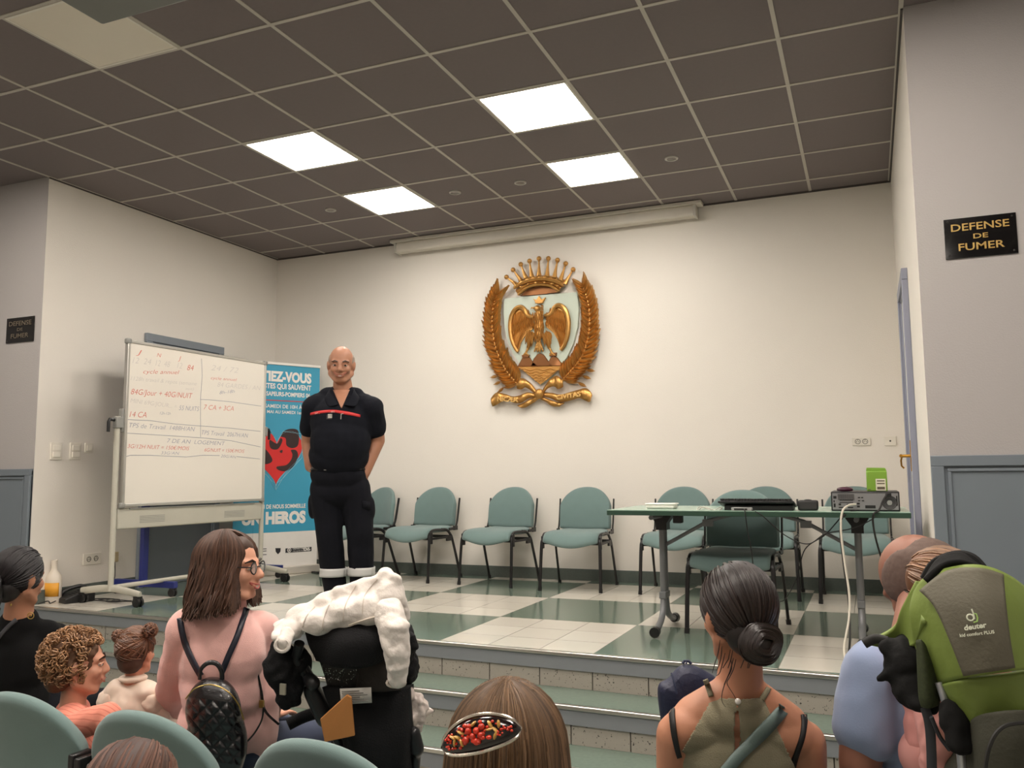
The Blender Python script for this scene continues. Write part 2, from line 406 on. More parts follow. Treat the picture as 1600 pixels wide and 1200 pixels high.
for (x, y), l in zip(((-1.5, 3.3), (-.3, 3.33), (.28, 3.33), (1.5, 3.3)), labels):
    e = thing('downlight', l, 'downlight', (x, y, CEIL), group='small round downlights')
    mb = MB(); mb.tube([(.042*math.cos(a*PI/12), .042*math.sin(a*PI/12), -.004) for a in range(24)], .008, 6, closed=True); mb.build('ring', mat('downlight_ring', (190, 186, 180), .35), e)
    mb = MB(); mb.ell((0, 0, 0), (.034, .034, .006)); mb.build('lens', mat('downlight_lens', (120, 110, 104), .3), e)
# projector
P = hit(160, 40, 2, 2.93)
e = thing('projector', 'grey ceiling projector hanging in front of the unlit light panel', 'projector', (P.x, P.y, 2.93))
mb = MB(); mb.box((0, -.42, 0), (.52, 0, .12)); mb.build('casing', mat('projector_grey', (112, 114, 110), .5), e, bevel=.012)
mb = MB(); mb.tube([(.26, -.2, .12), (.26, -.2, CEIL-2.93)], .03, 14); mb.box((.16, -.3, CEIL-2.94), (.36, -.1, CEIL-2.93)); mb.build('mount', mat('mount_white', (200, 198, 190), .4), e)
mb = MB(); mb.box((-.012, -.31, .02), (.012, -.23, .075)); mb.box((-.028, -.30, .02), (-.010, -.24, .04)); mb.build('hook', mat('black_plastic', (24, 24, 25), .4), e, bevel=.004)
mb = MB(); mb.tube([(-.03, -.27, .035), (-.03, -.27, .06)], .008, 6); mb.build('pin', mat('white_plastic', (228, 225, 216), .4), e)
# projection screen housing
e = thing('projection_screen', 'white rolled-up projection screen housing along the back wall under the ceiling', 'projection screen', (0, BACK, CEIL))
mb = MB(); mb.box((-1.52, -.17, -.035), (1.53, -.05, -.006)); mb.build('mounting_rail', mat('screen_white', (206, 200, 188), .45), e, bevel=.004)
mb = MB(); mb.prism([(-.14, -.035), (-.03, -.035), (-.03, -.115), (-.05, -.13), (-.135, -.13), (-.15, -.115), (-.15, -.06)], -1.46, 1.47, lambda a, b, d: V((d, a, b)))
mb.build('housing', MATS['screen_white'], e, bevel=.006)
for x in (-1.47, 1.47):
    mb = MB(); mb.box((x-.012, -.155, -.135), (x+.012, -.025, -.035)); mb.build('end_cap', mat('end_cap_grey', (190, 186, 176), .4), e, bevel=.004)
# ------------------------------------------------------------------ DEFENSE DE FUMER signs
M_BLK = mat('black_gloss', (14, 13, 14), .08, coat=.5); M_GOLD = mat('gold_lettering', (168, 136, 72), .4, .3); M_SILVER = mat('silver_lettering', (120, 110, 96), .4, .3)
def sign(cs, label, m, lines):
    tl, tr, br, bl = [hit(*c, 1, WING-.006) for c in cs]
    w = (tr-tl).length; c = (tl+tr+br+bl)/4; x0, x1 = c.x-.15, c.x+.15; z0, z1 = c.z-.1, c.z+.1
    e = thing('no_smoking_sign', label, 'sign', (c.x, WING-.006, c.z), group='black DEFENSE DE FUMER signs')
    mb = MB(); mb.box((-.152, -.006, -.098), (.152, 0, .098)); mb.build('plate', M_BLK, e, bevel=.002)
    mb = MB()
    for s, a, b, z, h in lines: put_text(mb, s, (a, -.0065, z), (b, -.0065, z), h, (0,0,1), (0,-1,0), bold=.012)
    mb.build('lettering', m, e, smooth=False)
    for sx in (-1, 1):
        for sz in (-1, 1):
            mb = MB(); mb.ell((sx*.135, -.006, sz*.083), (.005, .002, .005)); mb.build('screw', mat('dark_screw', (60, 58, 56), .4, .8), e)
LN = [('DEFENSE', -.122, .122, .035, .036), ('DE', -.03, .032, -.008, .024), ('FUMER', -.095, .098, -.062, .036)]
sign([(1474,342),(1588,333),(1591,397),(1477,406)], 'black no smoking sign with gold letters on the grey wall at right', M_GOLD, LN)
sign([(11,497),(54,494),(54,534),(11,537)], 'black no smoking sign with dull letters on the grey wall at far left', M_SILVER, LN)
# ------------------------------------------------------------------ wall plates
M_PLATE = mat('plate_plastic', (224, 218, 206), .4)
def plate(name, label, cat, P, N, w, h, kind, grp=None):
    N = V(N); r = V((0,0,1)).cross(N)
    M = Matrix.Translation(P) @ Matrix((r, -N, V((0,0,1)))).transposed().to_4x4()
    e = thing(name, label, cat, P, group=grp); e.matrix_world = M
    mb = MB(); mb.box((-w/2, -.010, -h/2), (w/2, 0, h/2)); mb.build('cover_plate', M_PLATE, e, bevel=.003)
    D = mat('socket_hole', (50, 46, 42), .6)
    if kind == 'socket':
        for x in (-w*.2, w*.2):
            mb = MB(); mb.tube([(x+.019*math.cos(a*PI/8), -.011, .019*math.sin(a*PI/8)) for a in range(16)], .002, 5, closed=True)
            for q in (-.008, .008): mb.ell((x+q, -.0105, -.002), (.0035, .002, .0035))
            mb.ell((x, -.0105, .011), (.003, .003, .003)); mb.build('socket', D, e)
    elif kind == 'dot':
        mb = MB(); mb.ell((0, -.0105, 0), (.007, .002, .007)); mb.build('socket', D, e)
    else:
        for z in ((-h*.2, h*.2) if kind == 'switch2' else (0,)):
            mb = MB(); mb.box((-w*.32, -.016, z-h*(.16 if kind == 'switch2' else .3)), (w*.32, -.010, z+h*(.16 if kind == 'switch2' else .3))); mb.build('rocker', mat('rocker_plastic', (232, 226, 214), .35), e, bevel=.002)
plate('wall_socket', 'white double socket on the back wall above the computer', 'wall socket', hit(1346, 690, 1, BACK), (0,-1,0), .135, .065, 'socket')
plate('wall_outlet', 'small square white aerial outlet with one dark hole on the back wall', 'wall outlet', hit(1391, 689, 1, BACK), (0,-1,0), .085, .075, 'dot')
plate('light_switch', 'double light switch nearest the left wall corner', 'light switch', hit(87, 705, 0, -SX), (1,0,0), .10, .13, 'switch2', 'light switches on the left wall')
plate('light_switch', 'middle double light switch on the left wall', 'light switch', hit(117, 705, 0, -SX), (1,0,0), .10, .13, 'switch2', 'light switches on the left wall')
plate('light_switch', 'small single light switch nearest the whiteboard', 'light switch', hit(138, 700, 0, -SX), (1,0,0), .075, .075, 'switch1', 'light switches on the left wall')
plate('wall_socket', 'low white double socket on the left wall beside the whiteboard leg', 'wall socket', hit(143, 873, 0, -SX), (1,0,0), .17, .09, 'socket')
P = hit(178, 870, 0, -SX)
e = thing('junction_box', 'small beige cable box on the left wall behind the whiteboard leg', 'cable box', P)
mb = MB(); mb.box((0, -.022, -.04), (.03, .022, .04)); mb.build('box', mat('aged_plastic', (190, 172, 138), .5), e, bevel=.004)
mb = MB(); mb.tube(cat_([(.012, 0, -.04), (.02, .0, -.15), (.03, -.03, -.22), (.06, -.05, -.272)]), .0035, 6); mb.build('cable', mat('black_cable', (26, 25, 26), .5), e)
# ================================================================== COAT OF ARMS
M_BRZ = mat('gilded_bronze', (188, 140, 76), .32, .7, var=.25, scale=14, bump=.25, bscale=90)
M_BRZ_D = mat('dark_copper', (128, 84, 50), .38, .75, var=.15, scale=9)
M_FIELD = mat('pale_blue_enamel', (186, 196, 182), .4, var=.02)
EMC = hit(730+518/4.446, 380+600/4.446, 1, BACK)
def E(cx, cy, d):
    p = hit(730+cx/4.446, 380+cy/4.446, 1, BACK); return V((p.x-EMC.x, -d, p.z-EMC.z))
em = thing('coat_of_arms', 'gilded coat of arms with crown, eagle shield and palm branches on the back wall', 'coat of arms', EMC)
sh = [(262,388),(520,362),(775,342),(784,470),(776,590),(745,705),(700,800),(640,880),(575,945),(520,988),(450,930),(385,860),(330,775),(290,690),(268,590),(260,490)]
mb = MB(); mb.prism(sh, .0, .035, E, inset=.01); shield = mb.build('shield', M_FIELD, em, smooth=False)
# hills and water
mb = MB()
for o_ in ([(362,862),(395,800),(420,785),(445,795),(470,830),(515,862)], [(575,830),(590,800),(610,785),(640,800),(672,848),(672,858),(580,858)], [(450,862),(475,805),(500,775),(520,768),(545,780),(570,815),(606,860)]):
    mb.prism(o_, .034, .052, E, inset=.12)
mb.prism([(392,782),(448,780),(440,800),(398,802)], .034, .062, E, inset=.1); mb.prism([(584,768),(634,764),(632,790),(586,792)], .034, .062, E, inset=.1)
mb.build('hills', M_BRZ_D, em)
mb = MB(); mb.prism([(362,862),(672,856),(640,885),(575,945),(520,985),(450,930),(388,878)], .034, .045, E)
for i, y in enumerate(range(880, 970, 19)):
    half = [150, 118, 88, 62, 36, 18][i]
    mb.tube([E(520+x*half/10, y+5*math.sin(x*1.05+i), .047) for x in range(-9, 10)], .0075, 6, flat=.8)
mb.build('waves', M_BRZ, em)
# eagle
b = Blob(); Cw = lambda x, y, d=.06: E(x, y, d); k = .00105*1.0
def ee(x, y, rx, ry, d=.055, rd=.03, ang=0):
    b.e(Cw(x, y, d), (rx*.00122, rd, ry*.00122), Matrix.Rotation(math.radians(ang), 3, 'Y'))
ee(513,590,42,75); ee(512,520,36,50); ee(505,463,25,26, .062, .026); ee(512,640,38,40)
b.c(Cw(490,458), Cw(462,456), .014, .006); b.c(Cw(466,456), Cw(458,466), .007, .003)
for sx, (tx, ty) in ((-1, (452,655)), (1, (575,655))):
    ee(tx, ty, 34, 40, .06, .028); b.c(Cw(tx-sx*4, ty+20), Cw(tx+sx*10 if sx > 0 else tx-12, ty+75), .030, .016)
    fx = 423 if sx < 0 else 605
    b.c(Cw(tx+sx*8, ty+70), Cw(fx, 770), .012, .010)
    for q in (-20, -5, 10, 22): b.c(Cw(fx, 765), Cw(fx+q, 785), .008, .005)
for q in (-26, -8, 8, 28): b.c(Cw(513, 680), Cw(513+q*1.1, 762-abs(q)*.2), .016, .008)
b.build('eagle_body', M_BRZ, em, vox=.005, smooth=2, amp=.003, nscale=70)
mb = MB()                                    # feather tufts
random.seed(3)
def blade(mb, P, Q, w, th, lift=.0, curve=0, n=6):
    """ridged pointed leaf from P to Q in emblem space"""
    P, Q = V(P), V(Q); d = Q-P; s = V((d.z, 0, -d.x)).normalized(); rows = []
    for i in range(n+1):
        t = i/n; wd = w*(math.sin(PI*min(1, t*.92+.08))**.7)*(1-t**6); c = P+d*t+s*curve*math.sin(PI*t)+V((0, -lift*math.sin(PI*t*.8), 0))
        rows.append([c-s*wd, c-s*wd*.45+V((0,-th*.6,0)), c+V((0,-th,0)), c+s*wd*.45+V((0,-th*.55,0)), c+s*wd, c+V((0,.004,0))])
    vs = [p for r_ in rows for p in r_]; fs = []
    for i in range(n):
        for j in range(6): fs.append((i*6+j, i*6+(j+1) % 6, (i+1)*6+(j+1) % 6, (i+1)*6+j))
    fs += [tuple(range(5, -1, -1)), tuple(n*6+j for j in range(6))]
    mb.add(vs, fs)
for y in range(490, 680, 14):
    for x in range(480, 552, 13):
        if abs(x-514) < 38-(y-490)*.06: blade(mb, Cw(x+random.uniform(-3,3), y, .083), Cw(x+random.uniform(-4,4), y+26, .086), .006, .006)
for y in range(440, 520, 13):
    blade(mb, Cw(530, y, .075), Cw(553, y+10, .072), .008, .006)
for sx, tx in ((-1, 455), (1, 573)):
    for x0, y0, x1, y1 in ((0,-38,-14,20),(-12,-25,-30,45),(8,-25,0,55),(18,-10,14,62),(-4,0,-16,70),(24,-30,26,20)):
        blade(mb, Cw(tx+sx*x0*-1, 655+y0, .088), Cw(tx-sx*x1, 655+y1+10, .075), .014, .012)
mb.build('breast_feathers', M_BRZ, em)
for sx in (-1, 1):
    W = (lambda x, y, d=.05: E(x, y, d)) if sx < 0 else (lambda x, y, d=.05: E(1030-x+2, y-12, d))
    mb = MB()
    # primaries: from the leading edge sweeping down
    roots = cat_([(470,560),(430,560),(395,570),(365,590),(345,620),(333,660)], 4)
    tips = cat_([(470,600),(435,625),(405,660),(388,700),(378,735),(368,762)], 4)
    for (x0, y0), (x1, y1) in zip(roots, tips): blade(mb, W(x0, y0, .045), W(x1, y1, .042), .013, .014)
    for x0, y0, x1, y1 in [(465-i*13, 500-i*2+ (i*i)*.6, 462-i*13.5, 575+i*8) for i in range(11)]: blade(mb, W(x0, y0, .052), W(x1, y1, .05), .013, .014)
    for x0, y0, x1, y1 in [(440-i*12, 470+(i*i)*.5, 440-i*12.5, 540+i*6) for i in range(9)]: blade(mb, W(x0, y0, .058), W(x1, y1, .056), .012, .012)
    mb.prism([(475,520),(440,512),(415,480),(385,455),(350,470),(325,520),(318,600),(330,680),(350,735),(370,760),(385,700),(420,640),(470,600)], .034, .05, W)
    lead = cat_([(480,520),(450,520),(428,500),(412,468),(385,452),(352,466),(326,510),(315,580),(322,660),(345,725),(370,760)], 5)
    mb.tube([W(x, y, .055) for x, y in lead], [.016+.008*math.sin(PI*i/len(lead)) for i in range(len(lead))], 8)
    mb.build('wing', M_BRZ, em)
mb = MB(); mb.prism([(488,420),(470,392),(492,402),(512,372),(532,400),(558,384),(540,420),(515,424)], .034, .055, E, inset=.1)
mb.tube([E(488,420,.055), E(515,424,.06), E(541,420,.055)], .007, 6); mb.build('small_crown', M_BRZ, em)
# big crown
mb = MB()
low = cat_([(352,328),(400,296),(455,276),(520,266),(590,270),(645,285),(690,306)], 4); bot = cat_([(378,372),(425,330),(470,310),(522,302),(575,305),(615,318),(655,345)], 4)
rows = []
for (a, b_) in zip(low, bot):
    rows.append([E(a[0]+(b_[0]-a[0])*t, a[1]+(b_[1]-a[1])*t, .05+.04*math.sin(PI*t)) for t in (0, .12, .25, .5, .75, .88, 1)])
mb.grid(rows)
mb.tube([E(x, y, .095) for x, y in low], .011, 8); mb.tube([E(x, y, .09) for x, y in bot], .009, 8)
up = cat_([(340,300),(395,262),(450,240),(515,228),(590,236),(650,252),(700,282)], 4)
mb.grid([[E(a[0], a[1], .03), E((a[0]+b_[0])/2, (a[1]+b_[1])/2, .085), E(b_[0], b_[1], .09)] for a, b_ in zip(up, low)])
crown = mb.build('crown_band', M_BRZ, em, solid=.006)
mb = MB(); mb.prism([(378,372),(425,333),(470,313),(522,305),(575,308),(615,321),(655,345),(520,362)], .02, .045, E); mb.build('crown_lining', M_BRZ_D, em)
for (bx, by), (rx, ry) in zip([(287,243),(333,193),(386,155),(447,132),(512,115),(577,115),(640,126),(697,150),(748,191)],
                              [(362,300),(392,272),(425,255),(465,245),(515,240),(570,243),(620,250),(662,268),(692,290)]):
    mb = MB(); P_, Q_ = E(rx, ry, .06), E(bx, by, .05); D = Q_-P_
    mb.tube([P_, P_+D*.3, P_+D*.6, P_+D*.88], [.026, .017, .010, .008], 8, flat=.7); mb.ell(Q_, (.023, .021, .023))
    mb.ell(P_+D*.86, (.011, .011, .007)); mb.build('crown_point', M_BRZ, em)
mb = MB()
for i in range(8):
    a = 348+i*43+20; y = [306,284,268,262,262,266,276,292][i]-22
    mb.tube(cat_([E(a-20, y-4, .08), E(a-6, y+12, .09), E(a+8, y+12, .09), E(a+22, y-4, .08)], 3), .007, 6)
for i, (x, y) in enumerate([(402,318),(448,300),(502,290),(562,288),(615,296),(652,312)]):
    mb.ell(E(x, y, .10), (.010 if i % 2 else .017, .006, .011))
mb.build('crown_ornaments', M_BRZ, em)
# palm branches
def palm(stem, sgn, seed):
    random.seed(seed); S = cat_(stem, 9); n = len(S); mb = MB()
    mb.tube([E(x, y, .055) for x, y in S], [.013-.008*i/n for i in range(n)], 8); st = mb.build('stem', M_BRZ, None)
    mb = MB(); M2 = MB()
    for i in range(2, n, 3):
        x, y = S[i]; px, py = S[i-1]; dx, dy = x-px, y-py; L = math.hypot(dx, dy) or 1; dx /= L; dy /= L; t = i/n
        Lf = (138*(1-t*.3)) if t > .3 else 118+30*t
        for side in (-1, 1):
            a = math.radians((40 if t > .3 else 46)-12*t)*side
            vx, vy = dx*math.cos(a)-dy*math.sin(a), dx*math.sin(a)+dy*math.cos(a)
            q = (mb if (i//3) % 2 else M2)
            lf = Lf*random.uniform(.88, 1.05)*(1 if side*sgn < 0 or t > .3 else .9)
            blade(q, E(x, y, .04+.014*((i//3) % 2)), E(x+vx*lf, y+vy*lf, .03), .025, .034, lift=.020, curve=side*.012)
    x, y = S[-1]; px, py = S[-3]; blade(mb, E(x, y, .05), E(x+(x-px)*1.6, y+(y-py)*1.6, .04), .016, .018)
    mb.add(M2.v, M2.f); br = mb.build('palm_branch', M_BRZ, em); st.parent = br
palm([(366,985),(330,945),(285,885),(250,820),(218,740),(198,650),(190,560),(195,470),(212,395),(232,350)], -1, 5)
palm([(676,960),(715,915),(765,860),(812,790),(845,700),(860,610),(862,510),(852,420),(832,350),(812,300)], 1, 6)
mb = MB()                                    # drooping lower fronds on the outside
for s, L in ((-1, [((300,900),(150,745)),((310,920),(152,850)),((320,950),(165,935)),((330,970),(190,985)),((345,990),(215,1040))]),
             (1, [((760,850),(918,705)),((750,880),(905,790)),((735,910),(895,890)),((720,930),(868,945)),((700,960),(835,1000))])):
    for (a, c), (d_, f_) in L:
        blade(mb, E(a, c, .04), E((a+d_*2)/3, (c+f_*2)/3-14, .05), .018, .02); blade(mb, E((a+d_*2)/3+s*-6, (c+f_*2)/3-14, .045), E(d_, f_, .02), .016, .018)
mb.build('drooping_fronds', M_BRZ, em)
# ribbon and bow
def strip(mb, top, bot, d=.045):
    T = cat_(top, 5); B = cat_(bot, 5); n = len(T)
    mb.grid([[E(*a, d+.005*math.sin(i*.9)), E((a[0]+b_[0])/2, (a[1]+b_[1])/2, d+.008+.005*math.sin(i*.9)), E(*b_, d+.005*math.sin(i*.9))] for i, (a, b_) in enumerate(zip(T, B))])
mb = MB()
strip(mb, [(490,1048),(430,1040),(385,1058),(330,1068),(280,1052),(215,1042),(180,1085),(200,1105)], [(495,1078),(440,1078),(392,1110),(340,1112),(285,1092),(225,1120),(192,1136),(200,1106)])
strip(mb, [(545,1040),(610,1045),(655,1055),(720,1040),(790,1020),(840,1012),(878,1052),(858,1078)], [(548,1068),(600,1082),(660,1105),(730,1095),(790,1078),(835,1098),(862,1105),(858,1079)])
strip(mb, [(500,1068),(455,1085),(410,1110),(362,1132)], [(512,1085),(470,1112),(430,1138),(392,1148)])
strip(mb, [(535,1070),(580,1088),(630,1105),(688,1112)], [(522,1085),(560,1105),(600,1132),(650,1138)])
strip(mb, [(505,1035),(470,990),(430,955),(390,942),(360,965)], [(490,1050),(450,1020),(420,1005),(392,1020),(362,1015)], .06)
strip(mb, [(540,1030),(565,985),(600,945),(640,925),(680,955)], [(552,1042),(580,1010),(620,1000),(650,1018),(680,1002)], .06)
mb.ell(E(517,1050,.06), (.042, .03, .042)); rib = mb.build('ribbon', M_BRZ, em, solid=.01)
mb = MB()
put_text(mb, 'NICÆA', E(232,1100,.078), E(375,1108,.082), .042, (0,0,1), (0,-1,0), bold=.03, thick=.014)
put_text(mb, 'CIVITAS', E(640,1092,.078), E(808,1066,.082), .042, (0,0,1), (0,-1,0), bold=.03, thick=.014)
mb.build('motto', mat('gilding_highlight', (232, 190, 116), .35, .5), em, smooth=False)  # lighter than the ribbon: highlight on the raised letters put into the colour

# ================================================================== WHITEBOARD on its stand
A0 = V((-2.465, 1.985, 0)); B0 = V((-2.381, 3.56, 0)); AX = (B0-A0).normalized(); NX = V((AX.y, -AX.x, 0))      # towards the photographer
WL = (B0-A0).length
wb = thing('whiteboard', 'white written-on whiteboard on a pale grey wheeled stand at left of the stage', 'whiteboard', A0)
wb.rotation_euler.z = math.atan2(AX.y, AX.x)         # local x along the board, local -y towards the hall
M_STD = mat('pale_grey_enamel', (186, 183, 170), .4); M_WB = mat('whiteboard_surface', (226, 220, 210), .18, var=.015, scale=2, coat=.3)
M_CORN = mat('corner_grey', (140, 140, 136), .5); M_BP = mat('black_plastic', (24, 24, 25), .4)
mb = MB(); mb.box((.045, -.035, .725), (WL-.03, -.012, 1.965)); mb.build('board', M_WB, wb, smooth=False)
mb = MB()
for a, c in (((.035,.712),(WL-.02,.735)),((.035,1.955),(WL-.02,1.978)),((.035,.735),(.058,1.955)),((WL-.043,.735),(WL-.02,1.955))):
    mb.box((a[0], -.042, a[1]), (c[0], -.006, c[1]))
mb.build('board_frame', mat('satin_aluminium', (186, 184, 178), .35, .6), wb, bevel=.004)
for x in (.045, WL-.03):
    for z in (.722, 1.968):
        mb = MB(); mb.box((x-.022, -.046, z-.022), (x+.022, -.004, z+.022)); mb.build('corner_cap', M_CORN, wb, bevel=.012)
for x, nm in ((0, 'l'), (WL, 'r')):
    mb = MB(); mb.tube([(x, 0, .10), (x, 0, 1.39)], .021, 14); mb.build('post', M_STD, wb)
    mb = MB(); mb.tube(cat_([(x, -.31, .085), (x, -.15, .108), (x, 0, .118), (x, .15, .108), (x, .31, .085)]), [.026]*25, 10, flat=.5); mb.build('foot', M_STD, wb)
    s = 1 if x == 0 else -1
    mb = MB(); mb.box((x-.028, -.03, 1.30), (x+.04*s if s > 0 else x+.028, .02, 1.385)) if s > 0 else mb.box((x-.04, -.03, 1.30), (x+.028, .02, 1.385))
    mb.box((x+s*.02, -.028, 1.27), (x+s*.05, .015, 1.45)); mb.build('pivot', M_CORN, wb, bevel=.006)
    mb = MB(); mb.tube([(x-s*.02, 0, 1.36), (x-s*.07, 0, 1.365), (x-s*.078, 0, 1.345), (x-s*.078, 0, 1.27)], .012, 8); mb.build('clamp_lever', M_BP, wb)
    for y in (-.29, .29):
        mb = MB()
        for q in (-.016, .016): mb.tube([(x+q-.009, y, .033), (x+q+.009, y, .033)], .033, 16)
        mb.box((x-.02, y-.02, .035), (x+.02, y+.03, .075)); mb.build('caster', M_BP, wb)
mb = MB(); mb.box((.02, -.02, .545), (WL-.02, .02, .70)); beam = mb.build('crossbeam', M_STD, wb, bevel=.01)
mb = MB()
for x0 in (.22, 1.1):
    for r in range(5): mb.box((x0, -.0215, .585+r*.012), (x0+.24, -.02, .589+r*.012))
mb.box((.12, -.03, .692), (WL-.12, -.018, .700)); mb.build('vent_slots', M_CORN, beam)
mb = MB(); mb.tube([(0, 0, .125), (WL, 0, .125)], .017, 10); mb.build('base_bar', M_STD, wb)
# handwriting, read off the board's own plane
M_RED = mat('red_marker', (205, 96, 84), .6, var=.15, scale=60); M_BLU = mat('grey_blue_marker', (138, 142, 160), .6, var=.15, scale=60); M_FAINT = mat('faint_marker', (196, 190, 186), .6, var=.05, scale=40)
Pb = A0+NX*.0355
Mi = (Matrix.Translation(A0) @ Matrix.Rotation(wb.rotation_euler.z, 4, 'Z')).inverted()
def W(cx, cy): return Mi @ hitp(190+cx/4.446, 530+cy/4.446, Pb, NX)
mbs = {0: MB(), 1: MB(), 2: MB()}
HW = [(0,'J',(100,105),(140,108),34),(0,'N',(245,122),(275,126),28),(0,'J',(392,145),(412,148),32),(2,'12  24',(75,165),(205,178),44),(2,'12  48',(235,185),(335,195),44),(2,'12',(385,200),(420,205),42),(0,'84',(455,215),(500,218),40),
 (0,'cycle annuel',(150,238),(400,243),30),(2,'1128h travail & repos (semaine',(62,285),(520,322),30),(2,'nuit)',(445,352),(500,355),20),(0,'84G/Jour + 40G/NUIT',(64,382),(492,412),42),
 (2,'MINI 69G/JOUR... =',(60,440),(385,482),32),(1,'55 NUITS',(398,492),(538,500),34),(0,'14 CA',(55,540),(172,545),42),(1,'12h-12h',(265,522),(340,526),20),(1,'TPS de Travail  1488H/AN',(52,612),(508,640),34),
 (1,'7 DE AN  LOGEMENT',(315,718),(718,738),30),(0,'3G/12H NUIT = 150€/MOIS',(40,756),(470,772),30),(1,'33G/AN',(272,800),(400,802),22),
 (2,'24 / 72',(620,215),(810,235),40),(0,'cycle annuel',(620,278),(800,292),22),(2,'84 GARDES / AN',(665,330),(965,355),34),(1,'8h-18h',(680,382),(785,372),24),(0,'7 CA + 3CA',(570,488),(778,498),36),
 (1,'TPS Travail  2067H/AN',(556,662),(878,684),32),(0,'6G/NUIT = 150€/MOIS',(575,780),(852,790),26),(1,'20G/AN',(688,820),(795,828),20)]
for c, s, a, b_, h in HW:
    q = (W(a[0], a[1])-W(a[0], a[1]-h)).length
    mb = MB(); put_text(mb, s, W(*a), W(*b_), q, (0,0,1), (0,-1,0), off=.0008, bold=-.012, shear=.25); mb.build(['red_handwriting_line', 'blue_handwriting_line', 'faint_handwriting_line'][c], [M_RED, M_BLU, M_FAINT][c], wb, smooth=False)
def wline(pts, c=1, r=.0018): mbs[c].tube([W(*p) for p in pts], r, 4)
for pts in ([(40,558),(200,565),(380,590),(545,602),(760,618),(965,640)], [(35,652),(300,668),(560,685),(760,705),(965,748)], [(25,818),(60,806),(200,806),(450,818),(560,806),(680,808)], [(800,815),(900,825),(960,832)], [(555,135),(560,250),(548,420),(548,600),(548,680)], [(548,418),(600,420),(760,435),(970,465)]): wline(pts)
mbs[1].build('ruled_lines', M_BLU, wb, smooth=False)
# ================================================================== BLUE STAND behind it
M_NAVY = mat('navy_enamel', (36, 46, 112), .4)
bs = thing('display_board', 'navy blue framed board on wheels standing behind the whiteboard', 'board', (-2.66, 2.48, 0))
mb = MB(); mb.box((-.012, -.22, .80), (.012, 1.37, 2.01)); mb.build('panel', mat('blue_board_face', (150, 152, 160), .5), bs, smooth=False)
mb = MB()
for a, c in (((-.24,.78),(1.39,.82)),((-.24,1.98),(1.39,2.02)),((-.24,.78),(-.20,2.02)),((1.35,.78),(1.39,2.02))): mb.box((-.022, a[0], a[1]), (.022, c[0], c[1]))
mb.build('panel_frame', M_NAVY, bs, bevel=.004)
for y in (0, 1.31):
    mb = MB(); mb.box((-.02, y-.028, .06), (.02, y+.028, .80)); mb.build('upright', M_NAVY, bs, bevel=.004)
    mb = MB(); mb.box((-.30, y-.022, .065), (.34, y+.022, .115)); mb.build('base_foot', M_NAVY, bs, bevel=.004)
    for x in (-.27, .31):
        mb = MB()
        for q in (-.013, .013): mb.tube([(x, y+q-.008, .03), (x, y+q+.008, .03)], .03, 14)
        mb.box((x-.02, y-.018, .035), (x+.02, y+.018, .068)); mb.build('caster', M_BP, bs)
# ================================================================== ROLL-UP BANNER
R0 = V((-2.33, 4.34, 0)); L0 = V((-2.735, 3.595, 0)); BX = (R0-L0).normalized(); BN = V((BX.y, -BX.x, 0)); BW = .85
bn = thing('roll_up_banner', 'turquoise roll-up banner with a red heart behind the whiteboard', 'banner', L0); bn.rotation_euler.z = math.atan2(BX.y, BX.x)
Mib = (Matrix.Translation(L0) @ Matrix.Rotation(bn.rotation_euler.z, 4, 'Z')).inverted()
def Bp(cx, cy, off=.004): 
    q = Mib @ hitp(380+cx/3.529, 560+cy/3.529, L0, BN); q.y = -off; return q
M_TURQ = mat('turquoise_print', (58, 150, 182), .45, var=.03, scale=3); M_BW = mat('banner_white', (226, 222, 216), .45); M_BRED = mat('heart_red', (206, 40, 40), .5, var=.1, scale=6)
mb = MB(); mb.box((0, -.002, .07), (BW, .002, .40)); mb.build('white_band', M_BW, bn, smooth=False)
mb = MB(); mb.box((0, -.002, .40), (BW, .002, 2.02)); mb.build('printed_sheet', M_TURQ, bn, smooth=False)
mb = MB(); mb.box((-.005, -.012, 2.015), (BW+.005, .012, 2.04)); mb.build('top_rail', M_BW, bn, bevel=.003)
mb = MB(); mb.box((-.01, -.06, 0), (BW+.01, .06, .075)); mb.build('base_cassette', mat('banner_base', (206, 200, 190), .35, .3), bn, bevel=.01)
mb = MB(); mb.box((BW-.08, -.17, 0), (BW-.05, .17, .012)); mb.build('base_foot', M_BP, bn)
mb = MB(); mb.tube([(BW/2, .03, .05), (BW/2, .03, 2.02)], .008, 8); mb.build('support_pole', M_ALU, bn)
mb = MB()
def BT(s, xr, y, yt, xl=None, full=None, bold=.03):
    """right end at crop x xr, baseline y, cap top yt; xl the left end"""
    a, b_ = Bp(xl, y), Bp(xr, y); h = (Bp(xr, yt)-b_).length
    a.z = b_.z; mb = MB(); put_text(mb, s, a, b_, h, (0,0,1), (0,-1,0), off=0, bold=bold); mb.build('lettering_line', M_BW, bn, smooth=False)
BT('INITIEZ-VOUS', 375, 137, 85, 30, bold=.05); BT('AUX GESTES QUI SAUVENT', 374, 178, 150, 0); BT('AVEC LES SAPEURS-POMPIERS 06', 368, 217, 194, 10)
BT('SAMEDI DE 10H À 17H', 372, 282, 262, 118, bold=.015); BT('DU 25 MAI AU SAMEDI 1er JUIN', 372, 311, 294, 60, bold=.015)
BT('EN CHACUN DE NOUS SOMMEILLE', 343, 822, 800, -20); BT('UN HEROS', 343, 902, 840, -10, bold=.06)
mb = MB(); q0, q1 = Bp(60, 240), Bp(372, 242); mb.box((q0.x, -.005, q1.z-.004), (q1.x, -.002, q1.z+.004)); mb.build('red_line', M_BRED, bn, smooth=False)
hc = Bp(183, 530)
